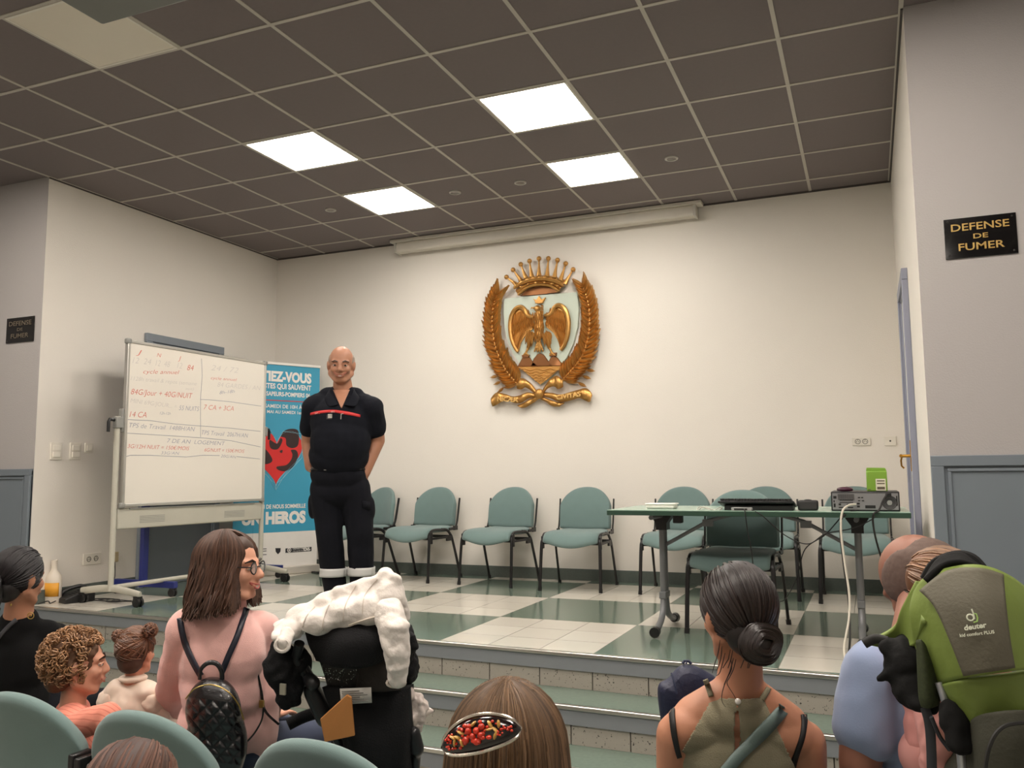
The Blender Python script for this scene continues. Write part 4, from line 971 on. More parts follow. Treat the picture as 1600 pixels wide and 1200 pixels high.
for s, pts in ((-1, [(515,606),(519,618),(530,636)]), (1, [(553,606),(549,618),(537,636)])):
    P = [m_(515 if s < 0 else 553, 605, .04), m_(516 if s < 0 else 552, 612, -.05), m_(523 if s < 0 else 545, 624, -.105), m_(529 if s < 0 else 537, 632, -.125)]
    Q = [m_(513 if s < 0 else 557, 616, .05), m_(508 if s < 0 else 561, 622, -.06), m_(513 if s < 0 else 556, 634, -.118), m_(522 if s < 0 else 546, 634, -.135)]
    cloth([P, [(a+c)/2-CF*.004 for a, c in zip(P, Q)], Q], 'collar', M_NAVYC, man, thick=.006)
def chest(px, py):
    """point on the front of the polo at a pixel"""
    d = ray(px, py).normalized(); ok, loc, nn, _ = polo.ray_cast(CAM, d)
    return (loc, nn) if ok else (m_(px, py, -.15), -CF)
def on_surface(ob, px, py, off=.002):
    d = ray(px, py).normalized(); ok, loc, nn, _ = ob.ray_cast(CAM, d)
    return loc-d*off if ok else None
rows = []
for j in range(12):
    y = 609+j*2.6; w_ = 12.5*(1-j/11)+.6; r_ = []
    for i in range(9):
        x = 533.5-w_+i*w_/4; hs = [h for h in (on_surface(polo, x, y, .004), on_surface(man, x, y, .001)) if h]
        r_.append(min(hs, key=lambda h: (h-CAM).length) if hs else m_(x, y, -.1))
    rows.append(r_)
mb = MB(); mb.grid(rows); mb.build('open_neck', M_SKIN, man, angle=180, solid=.003)
top = [on_surface(polo, x, y) for x, y in cat_([(485,645),(500,642),(520,640.5),(542,643),(563,648)], 6)]
bot = [on_surface(polo, x, y) for x, y in cat_([(485,649),(500,646),(520,644.5),(542,648),(563,652)], 6)]
pr = [(a, c) for a, c in zip(top, bot) if a and c]
mb = MB(); mb.grid([[a, (a+c)/2-CF*.001, c] for a, c in pr]); mb.build('red_chest_stripe', mat('red_braid', (196, 44, 44), .6), man, solid=.003)
P0, P1 = on_surface(polo, 492, 647.2, .008), on_surface(polo, 523, 644.2, .008)
mb = MB(); put_text(mb, 'SAPEURS-POMPIERS', P0, P1, .011, (0,0,1), -CF, off=.002, bold=.01); mb.build('stripe_lettering', mat('pale_pink_print', (226, 190, 184), .6), man, smooth=False)
def chip(name, pts, m, off=.004, ob=None, par=None):
    q = [on_surface(ob or polo, x, y, off) for x, y in pts]; q2 = [p+CF*.006 for p in q]; n = len(q)
    mb = MB(); mb.add(q+q2, [tuple(range(n)), tuple(range(2*n-1, n-1, -1))]+[(i, i+n, (i+1) % n+n, (i+1) % n) for i in range(n)]); return mb.build(name, m, par or man, smooth=False)
chip('badge', [(510,648),(519,648),(518.5,655),(510,655)], mat('badge_dark', (28, 26, 30), .6))
for y in (647.5, 649.8, 652): chip('badge_bar', [(512.5,y-.4),(519,y-.6),(518.5,y+1),(512,y+1.2)], mat('badge_silver', (186, 180, 170), .5), .007)
mb = MB(); mb.tube([on_surface(polo, 532.5, 655, .008), on_surface(polo, 533, 647, .010), on_surface(polo, 536.5, 646.3, .010)], .003, 6); mb.build('pen', MATS['badge_silver'], man)
# trousers, belt, bands, shoes
b = Blob(); b.e(m_(530,742,-.01), (.188, .138, .12), Rm); b.e(m_(531,765), (.182, .13, .13), Rm)
lk, lr = m_(515,838,-.03), m_(563,836,-.03)
b.chain([hpL, m_(512,800,-.01), lk, anL], [.104, .098, .088, .074]); b.chain([hpR, m_(559,800,-.01), lr, anR], [.104, .098, .088, .074])
b.e(m_(489,790,.03), (.035, .06, .09), Rm); b.e(m_(578,795,.0), (.035, .06, .08), Rm)
trou = b.build('trousers', M_TROU, man, vox=.008, smooth=3, amp=.008, nscale=7, stretch=(1,1,.8))
def ring(ob, c, ax_r, z0, z1, name, m, g=.004, rad=.3, cz=None):
    """band wrapped on a surface between heights z0 and z1 around centre c"""
    rows = []
    for i in range(33):
        a = 2*PI*i/32; dirn = V((math.cos(a), math.sin(a), 0)); col = []
        for z in (z0, (z0+z1)/2, z1):
            o_ = V((c.x, c.y, z))+dirn*rad; ok, loc, nn, _ = ob.ray_cast(o_, -dirn, distance=rad)
            col.append((loc if ok else V((c.x, c.y, z))+dirn*ax_r)+dirn*g)
        rows.append(col)
    mb = MB(); mb.grid(rows); return mb.build(name, m, man, solid=.004)
M_REFL = mat('reflective_band', (196, 196, 194), .4)
zb = m_(525,893).z
for P_, q in ((lk+(anL-lk)*((lk.z-zb)/(lk.z-anL.z)), 0), (lr+(anR-lr)*((lr.z-zb)/(lr.z-anR.z)), 1)):
    mb = MB(); rows = []
    for z in (-.027, -.012, .012, .027): rows.append([P_+V((.089*math.cos(a*PI/12), .089*math.sin(a*PI/12), z+q*.004)) for a in range(25)])
    mb.grid(rows); mb.build('reflective_band', M_REFL, man, solid=.004)
zt_ = m_(530,730).z
ring(trou, m_(530,730), .2, zt_-.018, zt_+.018, 'belt', mat('black_belt', (20, 18, 18), .4), rad=.4, g=.008)
mb = MB(); c = on_surface(trou, 511, 731, .02); mb.tube([c+CR*x+V((0,0,z)) for x, z in ((-.02,-.014),(.02,-.014),(.02,.014),(-.02,.014))], .004, 6, closed=True); mb.build('belt_buckle', mat('chrome', (200, 200, 200), .2, 1), man)
mb = MB(); cx_ = [on_surface(trou, x, y, .006) for x, y in ((566,782),(578,784),(579,796),(567,794))]
if all(cx_): mb.grid([[cx_[0], cx_[1]], [cx_[3], cx_[2]]]); mb.build('pocket_flap', M_TROU, man, solid=.008)
for a in (anL, anR):
    b = Blob(); c0 = V((a.x, a.y, .045)); b.c(c0-fw*.05, c0+fw*.15, .044, .036); b.c(V((a.x, a.y, .05)), V((a.x, a.y, .16)), .045, .05)
    b.build('boot', M_SHOE, man, vox=.009, smooth=3)
b = Blob()   # grey cropped hair at the sides
for s in (-1, 1): b.e(L(s*.064, -.026, .030), (.016*k, .052*k, .036*k), Rh); 
b.e(L(0, -.088, .0), (.055*k, .022*k, .05*k), Rh)
b.build('cropped_hair', mat('grey_stubble', (150, 134, 122), .8, var=.2, scale=120), man, vox=.006, smooth=3, amp=.002, nscale=120)
# ------------------------------------------------------------------ woman in the pink sweater
d0 = 2.9
def p_(x, y, d=0): return at(x, y, d0+d)
hd = CR*1.0 - CF*.16; hd.z = .02; Rp = frame(hd)
M_PINK = mat('pink_knit', (236, 184, 176), .9, var=.06, scale=40, bump=.35, bscale=420, sheen=.3)
b = Blob(); Hc = p_(364,889); L, k = head(b, Hc, .228, Rp, jaw=.95)
b.c(p_(358,920,.02), p_(350,962,.02), .052, .058)
fb = CF*.9+CR*.45; fb.z = 0; fb.normalize(); Rb = frame(fb)
def tor(b, g):
    b.c(p_(296,985,.0), p_(402,985,.05), .058+g, .058+g); b.e(p_(345,1020,.0), (.155+g, .10+g, .15+g), Rb)
    b.e(p_(347,1075,.0), (.145+g, .10+g, .13+g), Rb); b.e(p_(350,1130,.02), (.16+g, .12+g, .12+g), Rb)
tor(b, 0)
sL, sR = p_(290,990), p_(410,985,.06); eL, eR = p_(268,1075,.12), p_(432,1075,.10); wL, wR = p_(285,1120,.38), p_(425,1118,.30)
b.chain([sL, eL, wL], [.05, .038, .028]); b.chain([sR, eR, wR], [.05, .038, .028]); hand(b, wL, fb+V((0,0,-.2)), V((0,0,-1)), .9, .5, 1); hand(b, wR, fb, V((0,0,-1)), .9, .5, -1)
tr, sh = Blob(), Blob(); hp = p_(350,1165,.05); lower_seated(b, tr, sh, hp-Rb.col[0]*.085, hp+Rb.col[0]*.085, fb)
pw = b.build('person', M_SKINP, vox=.0065, smooth=4)
tag(pw, 'woman with brown bob and glasses in a pink sweater, turned right and smiling', 'person', 'people')
tr.e(hp, (.18, .14, .11), Rb); tr.build('trousers', mat('blue_jeans', (54, 62, 84), .85, var=.15), pw, vox=.012); sh.build('shoes', M_SHOE, pw, vox=.01)
face_parts(pw, L, k, Rp, smile=1.3, open_=.001)
b = Blob(); tor(b, .016); b.c(p_(357,945,.02), p_(352,962,.02), .066, .085); b.chain([sL, eL, wL-fb*.05], [.068, .056, .045]); b.chain([sR, eR, wR-fb*.1], [.068, .056, .046]); b.e(p_(410,1120), (.05, .07, .14), Rb); b.e(p_(398,1150), (.05, .07, .10), Rb)
sweater = b.build('sweater', M_PINK, pw, vox=.008, smooth=5, amp=.009, nscale=9)
# glasses
mb = MB(); M_GL = mat('black_frame', (30, 28, 30), .25); kk = k
for s in (-1, 1):
    c = L(s*.033, .096, .004); mb.tube([c+Rp @ V((.021*kk*math.cos(a*PI/10), -.003*abs(math.cos(a*PI/10)), .0195*kk*math.sin(a*PI/10))) for a in range(20)], .0024, 6, closed=True)
    mb.tube([L(s*.054, .092, .010), L(s*.074, .06, .012), L(s*.080, -.01, .008)], .0022, 6)
mb.tube([L(-.013, .098, .008), L(0, .102, .011), L(.013, .098, .008)], .0024, 6)
gl = mb.build('glasses', M_GL, pw)
gm = mat('lens_glass', (220, 225, 225), .05, alpha=.12)
for s in (-1, 1): mb = MB(); mb.ell(L(s*.033, .096, .004), (.020*kk, .0012, .0185*kk), Rp); mb.build('lens', gm, gl)
# bob hair: cap plus wavy locks
M_HBR = mat('brown_hair', (76, 52, 40), .5, island=.5); M_HCAP = mat('brown_hair_base', (66, 46, 36), .6)
b = Blob(); b.e(L(0, -.030, .034), (.084*k, .094*k, .088*k), Rp); b.e(L(0, -.070, -.03), (.078*k, .065*k, .10*k), Rp)
b.e(L(.062, -.025, -.02), (.026*k, .055*k, .10*k), Rp); b.e(L(-.062, -.025, -.02), (.026*k, .055*k, .10*k), Rp)
b.e(L(.03, -.085, -.09), (.055*k, .05*k, .07*k), Rp); b.e(L(0, .020, .068), (.060*k, .052*k, .044*k), Rp)
hair = b.build('bob_hair', M_HCAP, pw, vox=.008, smooth=4, amp=.005, nscale=30)
def falling(L, n, amax, ln=.205, flare=.28, wave=.008, seed=1, sc=(.094, .102, .098), zc=.036, ycl=.045, r0m=.5, part=0):
    random.seed(seed); paths = []
    for i in range(n):
        a = random.uniform(-amax, amax)+PI; ca, sa = math.cos(a), math.sin(a)
        r0 = random.uniform(.05, r0m); ph = random.uniform(0, 6.28); fr = random.uniform(6, 10); l_ = ln*random.uniform(.78, 1.0); pts = []; back = (-ca+1)/2; vol = random.uniform(.97, 1.06); m = 16
        for j in range(m+1):
            t = j/m
            if t < .38:
                th = r0+t/.38*(PI/2-r0); rr = math.sin(th); z = zc+sc[2]*math.cos(th)*vol; x, y = sa*rr*sc[0]*vol+part*math.cos(th), -.026+ca*rr*sc[1]*vol
            else:
                q = (t-.38)/.62; fl = 1+flare*q; x, y = sa*sc[0]*fl*vol, -.026+ca*sc[1]*vol*(1+.5*flare*q); z = zc-q*l_*(.85+.15*back)
            x += wave*t*math.sin(fr*t+ph); y += wave*t*math.cos(fr*.9*t+ph*1.3); y = min(y, ycl+.03*max(0, z*8))
            pts.append(L(x, y, z))
        paths.append(pts)
    return paths
mb = MB(); paths = falling(L, 900, PI*.86, wave=.017, flare=.34, seed=21, ycl=.050, part=.012)
strands(mb, paths, .0042, 4); mb.build('wavy_locks', M_HBR, hair)
# ------------------------------------------------------------------ black quilted backpack
M_LEA = mat('black_leather', (22, 21, 23), .24, coat=.3, var=.1, bump=.15, bscale=300)
bp = thing('backpack', 'small black quilted backpack worn by the woman in pink', 'backpack', p_(333,1120,-.2)); Bi = V(bp.location)
b = Blob(); bl = lambda x, y, d=0: p_(x, y, d)-Bi
b.e(bl(333,1110,-.17), (.108, .060, .105), Rb); b.e(bl(338,1160,-.16), (.118, .07, .14), Rb)
bag = b.build('bag_body', M_LEA, bp, vox=.008, smooth=4)
rows = []
for j in range(41):
    r_ = []
    for i in range(41):
        x, y = 290+i*2.15, 1088+j*2.4+i*.3; dr = ray(x, y).normalized(); ok, loc, nn, _ = bag.ray_cast(CAM-Bi, dr)
        u, v_ = (i+j)/5.0, (i-j)/5.0; bul = min(abs(math.sin(PI*u/2)), abs(math.sin(PI*v_/2)))
        base = loc if ok else None; r_.append((base - dr*(.004+.009*bul**.6)) if base else None)
    rows.append(r_)
mb = MB()
for j in range(40):
    for i in range(40):
        q = [rows[j][i], rows[j][i+1], rows[j+1][i+1], rows[j+1][i]]
        if all(p is not None for p in q): mb.add(q, [(0, 1, 2, 3)])
q = mb.build('quilting', M_LEA, bag, angle=180); bm = bmesh.new(); bm.from_mesh(q.data); bmesh.ops.remove_doubles(bm, verts=bm.verts, dist=1e-5); bmesh.ops.recalc_face_normals(bm, faces=bm.faces); bm.to_mesh(q.data); bm.free()
mb = MB(); mb.tube([bl(x, y, -.236) for x, y in cat_([(290,1092),(305,1076),(330,1070),(355,1080),(372,1100),(381,1125)], 5)], .0022, 5); mb.build('gold_zip', mat('gold_zip', (178, 148, 84), .35, .8), bp)
mb = MB(); mb.tube([bl(x, y, -.17) for x, y in cat_([(312,1062),(314,1046),(325,1036),(338,1037),(346,1048),(347,1062)], 5)], .0075, 8, flat=.5); mb.build('loop_handle', M_LEA, bp)
def strap_on(ob, pxs, wd, name, m, par, inv=V((0,0,0)), off=.008, thick=.004, dflt=2.8):
    """flat strap following a surface through pixels"""
    mb = MB(); rows = []; S = cat_(pxs, 5)
    for i, (x, y) in enumerate(S):
        x2, y2 = S[min(i+1, len(S)-1)]; x1, y1 = S[max(i-1, 0)]; n = math.hypot(x2-x1, y2-y1) or 1; nx, ny = -(y2-y1)/n, (x2-x1)/n
        r_ = []
        for q in (-.5, 0, .5):
            p = on_surface(ob, x+nx*wd*q, y+ny*wd*q, off) or (rows[-1][len(r_)]+inv+ (at(x,y,dflt)-at(x1,y1,dflt)) if rows else at(x+nx*wd*q, y+ny*wd*q, dflt)); r_.append(p-inv)
        rows.append(r_)
    mb.grid(rows); return mb.build(name, m, par, solid=thick)
M_STR = mat('navy_leather', (30, 32, 46), .4)
strap_on(sweater, [(281,966),(284,985),(290,1008),(302,1035),(314,1056)], 9, 'shoulder_strap', M_STR, bp, Bi)
strap_on(sweater, [(386,950),(379,970),(369,998),(357,1025),(347,1050)], 9, 'shoulder_strap', M_STR, bp, Bi)
mb = MB(); mb.tube([bl(x, y, -.05) for x, y in cat_([(402,1052),(408,1080),(412,1105),(420,1118),(436,1132)], 5)], .006, 6, flat=.5); mb.tube([bl(x, y, -.1) for x, y in cat_([(412,1105),(409,1125),(398,1145),(385,1160)], 5)], .003, 5); mb.build('side_strap', M_LEA, bp)
mb = MB(); mb.box(tuple(bl(409,1100,-.06)-V((.008,.004,.012))), tuple(bl(409,1100,-.06)+V((.008,.004,.012)))); mb.build('strap_buckle', MATS['gold_zip'], bp)
# ------------------------------------------------------------------ woman in the olive halter top
d0 = 2.0
def q_(x, y, d=0): return at(x, y, d0+d)
fo = CF*1.0-CR*.08; fo.z = 0; fo.normalize(); Ro = frame(fo); Roh = frame(fo+V((0,0,-.12))-CR*.18)
b = Blob(); L, k = head(b, q_(1152,962), .228, Roh, jaw=.95)
b.c(q_(1158,1010,.03), q_(1155,1085,.02), .050, .056)
def tor2(b, g):
    b.e(q_(1153,1120,.0), (.10+g, .055+g, .05+g), Ro); b.c(q_(1072,1137,.01), q_(1240,1150,.01), .052+g, .052+g); b.e(q_(1155,1180,.02), (.145+g, .085+g, .11+g), Ro)
    b.e(q_(1155,1250,.02), (.135+g, .09+g, .12+g), Ro); b.e(q_(1158,1340,.03), (.145+g, .10+g, .12+g), Ro)
tor2(b, 0)
b.c(q_(1155,1075,.02), q_(1085,1120,.02), .045, .05); b.c(q_(1158,1075,.02), q_(1230,1132,.02), .045, .05)
sL, sR = q_(1058,1148,.02), q_(1256,1160,.02); eL, eR = q_(1050,1290,.05), q_(1268,1300,.05); wL, wR = q_(1080,1345,.30), q_(1240,1350,.30)
b.chain([sL, eL, wL], [.050, .038, .027]); b.chain([sR, eR, wR], [.052, .040, .028]); hand(b, wL, fo, V((0,0,-1)), .9, .4, 1); hand(b, wR, fo, V((0,0,-1)), .9, .4, -1)
tr, sh = Blob(), Blob(); hp = q_(1158,1400,.05); hp.z = max(hp.z, FL+.53); lower_seated(b, tr, sh, hp-Ro.col[0]*.09, hp+Ro.col[0]*.09, fo)
ow = b.build('person', M_SKINW, vox=.0065, smooth=5)
tag(ow, 'woman with dark low bun in an olive halter top, seen from behind', 'person', 'people')
tr.e(hp, (.18, .14, .11), Ro); tr.build('trousers', MATS['blue_jeans'], ow, vox=.012); sh.build('shoes', M_SHOE, ow, vox=.01)
M_OLV = mat('olive_crepe', (132, 125, 102), .85, var=.06, scale=30, bump=.25, bscale=350)
# halter: closed panel over the back, hugging the body
b = Blob(); tor2(b, .008); b.c(q_(1155,1100,.0), q_(1155,1125,.01), .060, .075)
def halter_cut(co):
    d = co-CAM; z = d.dot(CF); x = 800+F*d.dot(CR)/z; y = 600-F*d.dot(CU)/z
    if y < 1083: return True
    # neckline and cutaway armholes
    xl = 1109-(y-1083)*.08 if y < 1090 else 1112-(y-1090)*.56
    xr = 1197 if y < 1090 else 1193+(y-1090)*.46
    if y < 1260 and (x < xl or x > xr): return True
    if y < 1091+abs(x-1155)*-.04: return True
    w_ = (y-1100)*.09 if y < 1150 else max(0, 4.5-(y-1150)*.1)
    return 1102 < y < 1178 and abs(x-1152) < w_ and z < d0+.03
top_ = b.build('halter_top', M_OLV, ow, vox=.0036, smooth=8, cut=halter_cut); sm_ = top_.modifiers.new('solid', 'SOLIDIFY'); sm_.thickness = .003
ow_b = ow
for pts in ([(1102,1062),(1106,1072),(1111,1088)], [(1201,1075),(1196,1084),(1190,1093)]): strap_on(ow, pts, 8, 'neck_strap', M_OLV, ow, off=.006, thick=.004, dflt=1.95)
M_BRA = mat('black_strap', (22, 20, 20), .6)
strap_on(ow, [(1052,1090),(1051,1097),(1050,1115),(1053,1145),(1058,1170),(1062,1184)], 8, 'bra_strap', M_BRA, ow, off=.005)
strap_on(ow, [(1256,1116),(1257,1128),(1254,1150),(1246,1175),(1240,1194),(1236,1215)], 8, 'bra_strap', M_BRA, ow, off=.005)
c = on_surface(top_, 1153, 1096, .01) or q_(1153,1096,-.08)
mb = MB(); mb.ell(c, (.007, .005, .007)); mb.build('pearl_button', mat('pearl', (226, 222, 214), .2), ow)
sb = thing('shoulder_bag', 'grey-green bag on a diagonal strap across the back of the woman in olive', 'bag', (0,0,0))
comb = top_
b = Blob(); tor2(b, .012); b.c(q_(1155,1100,.0), q_(1155,1125,.01), .06, .07); prox = b.build('proxy', M_OLV, vox=.01)
strap_on(prox, [(1226,1107),(1220,1113),(1205,1130),(1180,1156),(1155,1180),(1135,1204),(1110,1235),(1080,1280)], 19, 'bag_strap', mat('grey_green_leather', (104, 122, 118), .5, var=.06, bump=.1, bscale=200), sb, off=.004, thick=.006, dflt=1.9)
bpy.data.objects.remove(prox)
mb = MB(); c = q_(1035,1350,.12); mb.box(tuple(c-V((.05, .12, .11))), tuple(c+V((.05, .12, .08)))); mb.build('bag_body', MATS['grey_green_leather'], sb, bevel=.015)
# hair pulled back into a low bun
M_HDK = mat('dark_hair', (34, 24, 21), .38, island=.45); M_HDB = mat('dark_hair_base', (24, 17, 15), .5)
def pulled(L, k, C2, R, hair, n, root, col, r=.003, seed=1, par=None, name='hair_strands', hairline=.70, sc=(.083,.103,.096)):
    """locks combed over the skull towards a gather point (local coordinates)"""
    random.seed(seed); paths = []
    root = V(root); rn = V((root.x/sc[0], (root.y+.012)/sc[1], (root.z-.030)/sc[2])).normalized()
    for i in range(n):
        while True:
            s0 = V((random.gauss(0,1), random.gauss(0,1), random.gauss(0,1))).normalized()
            if s0.z > -.55 and not (s0.y > .62 and s0.z < .55) : break
        ang = s0.angle(rn, 0)
        if ang < .1: continue
        pts = []; lift = random.uniform(.99, 1.05)
        for j in range(11):
            t = j/10; q = (s0*math.sin((1-t)*ang)+rn*math.sin(t*ang))/math.sin(ang) if ang > .02 else s0
            q = q+V((0,0,-.10*math.sin(PI*t)*(1 if q.z < .6 else 0))); q.normalize()
            pts.append(L(q.x*sc[0]*lift, -.012+q.y*sc[1]*lift, .030+q.z*sc[2]*lift))
        paths.append(pts)
    mb = MB(); strands(mb, paths, r, 4); return mb.build(name, col, par)
b = Blob(); b.e(L(0, -.014, .034), (.082*k, .102*k, .093*k), Roh); b.e(L(0, -.055, -.035), (.062*k, .055*k, .06*k), Roh); hair = b.build('hair', M_HDB, ow, vox=.007, smooth=3)
bunC = q_(1185,1005,-.10); Li = lambda P: (Roh.inverted() @ (P-q_(1152,962)))/k
pulled(L, k, None, Roh, hair, 520, Li(bunC), M_HDK, .0034, 2, hair)
b = Blob(); b.e(bunC, (.050, .034, .043), Roh); b.e(bunC+V((-.004,0,-.006)), (.035, .040, .03), Roh); bun = b.build('bun', M_HDB, hair, vox=.006)
mb = MB(); paths = []
for i in range(90):
    a0 = random.uniform(0, 6.28); rr = random.uniform(.3, 1.05); tl = random.uniform(-.4, .4); pts = []
    for j in range(10):
        a = a0+j*.28; q = V((math.cos(a)*.052*rr, -.030*math.sqrt(max(0, 1.15-rr*rr)) - .004, math.sin(a)*.044*rr)); q.x += .004*math.sin(3*a+tl); pts.append(bunC+Roh @ q)
    paths.append(pts)
strands(mb, paths, .0036, 4); mb.build('bun_strands', M_HDK, bun)
mb = MB(); paths = [[q_(x, y, dd) for x, y in cat_(p, 4)] for p, dd in (([(1142,1030),(1143,1045),(1135,1062),(1129,1080),(1128,1095),(1134,1105)], -.09), ([(1150,1030),(1146,1045),(1140,1058),(1136,1068),(1146,1085),(1151,1094)], -.10), ([(1125,1000),(1122,1020),(1116,1040),(1113,1052)], -.06), ([(1128,1010),(1126,1030),(1120,1048)], -.05), ([(1146,1028),(1140,1050),(1131,1070)], -.09), ([(1133,1020),(1128,1040),(1124,1052),(1119,1056)], -.06))]
for i in range(5): x = random.uniform(1138,1190); paths.append([q_(x, 1015, -.06), q_(x-3, 1030, -.06), q_(x-random.uniform(0,12), 1044, -.05)])
strands(mb, paths, .0013, 4); mb.build('loose_wisps', M_HDK, hair)
# ------------------------------------------------------------------ person with the berry hair clip
d0 = 1.3
def g_(x, y, d=0): return at(x, y, d0+d)
fg = CF*1.0+CR*.1; fg.z = 0; fg.normalize(); Rg = frame(fg); Rgh = frame(fg+V((0,0,-.05)))
b = Blob(); L, k = head(b, g_(795,1192,.02), .225, Rgh)
b.c(g_(795,1270,.04), g_(795,1330,.04), .045, .055)
def tor3(b, g): b.c(g_(700,1385,.04), g_(890,1385,.04), .05+g, .05+g); b.e(g_(795,1450,.05), (.145+g, .09+g, .14+g), Rg); b.e(g_(795,1560,.05), (.14+g, .1+g, .14+g), Rg)
tor3(b, 0)
sL, sR = g_(680,1390,.04), g_(910,1390,.04); eL, eR = g_(660,1600,.06), g_(930,1600,.06); wL, wR = g_(700,1680,.28), g_(890,1680,.28)
b.chain([sL, eL, wL], [.045, .035, .026]); b.chain([sR, eR, wR], [.045, .035, .026]); hand(b, wL, fg, V((0,0,-1)), .85, .4, 1); hand(b, wR, fg, V((0,0,-1)), .85, .4, -1)
tr, sh = Blob(), Blob(); hp = g_(795,1700,.05); hp.z = FL+.52; lower_seated(b, tr, sh, hp-Rg.col[0]*.08, hp+Rg.col[0]*.08, fg, .9)
gp = b.build('person', M_SKINP, vox=.008)
tag(gp, 'person with light brown hair and a berry hair clip, cropped by the bottom edge', 'person', 'people')
b2 = Blob(); tor3(b2, .014); b2.chain([sL, eL, wL], [.062, .05, .04]); b2.chain([sR, eR, wR], [.062, .05, .04]); b2.build('sweater', mat('grey_knit', (110, 108, 112), .9), gp, vox=.011)
tr.e(hp, (.16, .13, .11), Rg); tr.build('trousers', MATS['blue_jeans'], gp, vox=.012); sh.build('shoes', M_SHOE, gp, vox=.01)
M_HLB = mat('light_brown_hair', (104, 80, 58), .45, island=.5); M_HLD = mat('light_brown_base', (72, 52, 38), .6)
b = Blob(); b.e(L(0, -.020, .030), (.086*k, .106*k, .098*k), Rgh); b.e(L(0, -.065, -.06), (.095*k, .055*k, .10*k), Rgh); b.e(L(0, -.062, -.16), (.10*k, .045*k, .10*k), Rgh); hair = b.build('long_hair', M_HLD, gp, vox=.008)
clip = V((-.012, -.118, .045))
paths = []; random.seed(8)
for i in range(420):        # crown section gathered to the clip
    a = random.uniform(-1.9, 1.9); th0 = random.uniform(.05, .9); s0 = V((math.sin(a)*.9, math.cos(a)*.8, .9)).normalized(); s0 = (s0*math.cos(th0*.3)+V((0,0,1))*math.sin(th0*.3)).normalized()
    rn = V((random.uniform(-.50, .40), -1, .12)).normalized(); ang = s0.angle(rn); pts = []; lf = random.uniform(.98, 1.03)
    for j in range(11):
        t = j/10; q = (s0*math.sin((1-t)*ang)+rn*math.sin(t*ang))/math.sin(ang); q.normalize(); pts.append(L(q.x*.090*lf, -.018+q.y*.110*lf, .030+q.z*.102*lf))
    paths.append(pts)
paths += falling(L, 1300, PI*.72, ln=.26, flare=.22, wave=.006, seed=5, sc=(.089, .109, .100), zc=.030, r0m=.9)
mb = MB(); strands(mb, paths, .0030, 4); mb.build('hair_strands', M_HLB, hair)
mb = MB()
paths = []
for i in range(110):
    u = random.uniform(0, 1); sd = random.choice((-1, 1)); y0 = random.uniform(.0, .07); paths.append(cat_([L(sd*(.078+.01*u), y0-.03, .045-.05*u), L(sd*(.078), -.075, .052-.035*u), L(sd*.045, -.122, .050-.02*u), L(sd*.008-.01, -.137, .045)], 3))
strands(mb, paths, .0026, 4); mb.build('side_strands', M_HLB, hair)
# the clip: lacquered black boat shape with painted berries, silver rim
cl = thing('hair_clip', 'oval hair clip painted with red berries and gold leaves, silver rim', 'hair clip', (0,0,0)); 
cA, cB = g_(692,1168,-.112), g_(814,1138,-.128); cX = (cB-cA).normalized(); cN = -CF+V((0,0,.45)); cN = (cN-cX*cN.dot(cX)).normalized(); cY = cN.cross(cX); cC = (cA+cB)/2; cW = (cB-cA).length/2
if cY.z < 0: cY = -cY
def clp(u, v, h=0): return cC+cX*(u*cW)+cY*(v*.0235+ .006*(1-u*u))+cN*(.012*(1-u*u)+h)
mb = MB(); rows = []
for i in range(21):
    u = -1+i/10; w_ = math.sqrt(max(0, 1-abs(u)**1.8))+.02; rows.append([clp(u, w_*q, .006*(1-q*q)) for q in (-1, -.6, -.2, .2, .6, 1)])
mb.grid(rows); mb.build('lacquer_plate', mat('black_lacquer', (22, 10, 10), .15, coat=.8), cl, solid=.003)
mb = MB(); rim = [clp(-1+i/10, math.sqrt(max(0, 1-abs(-1+i/10)**1.8))+.02, .002) for i in range(21)]+[clp(1-i/10, -math.sqrt(max(0, 1-abs(1-i/10)**1.8))-.02, .002) for i in range(1, 20)]
mb.tube(rim, .0024, 6, closed=True); mb.build('silver_rim', mat('silver_rim', (205, 198, 186), .25, 1), cl)
mb = MB(); random.seed(4)
for i in range(70):
    u = random.uniform(-.85, .88); v = random.uniform(-.6, .6)*math.sqrt(1-abs(u)**1.8); r = random.choice((.0038, .003, .0024)) if abs(u) < .35 else random.choice((.0024, .0018)); mb.ell(clp(u, v, .008), (r, r, r*.8), None, 10, 8)
for u, v in ((-.12,-.1),(-.2,.25),(0,.15),(.08,-.15),(.14,.3),(-.3,-.2),(-.05,-.42)): mb.ell(clp(u, v, .008), (.0048,)*3, None, 12, 8)
mb.build('berries', mat('red_berries', (206, 50, 24), .25, island=.25, coat=.5), cl)
mb = MB()
for u, v in ((-.5,.1),(-.6,-.1),(-.42,-.25),(-.05,.55),(.35,.35),(.45,.0),(.55,.3),(.3,.1),(-.62,.2),(-.4,.3),(.42,-.3)):
    mb.ell(clp(u, v, .0075), (.006, .004, .0022), Matrix.Rotation(random.uniform(0,3), 3, 'Y'), 10, 6)
mb.build('gold_leaves', mat('gold_leaf_paint', (206, 160, 78), .35, coat=.5), cl)
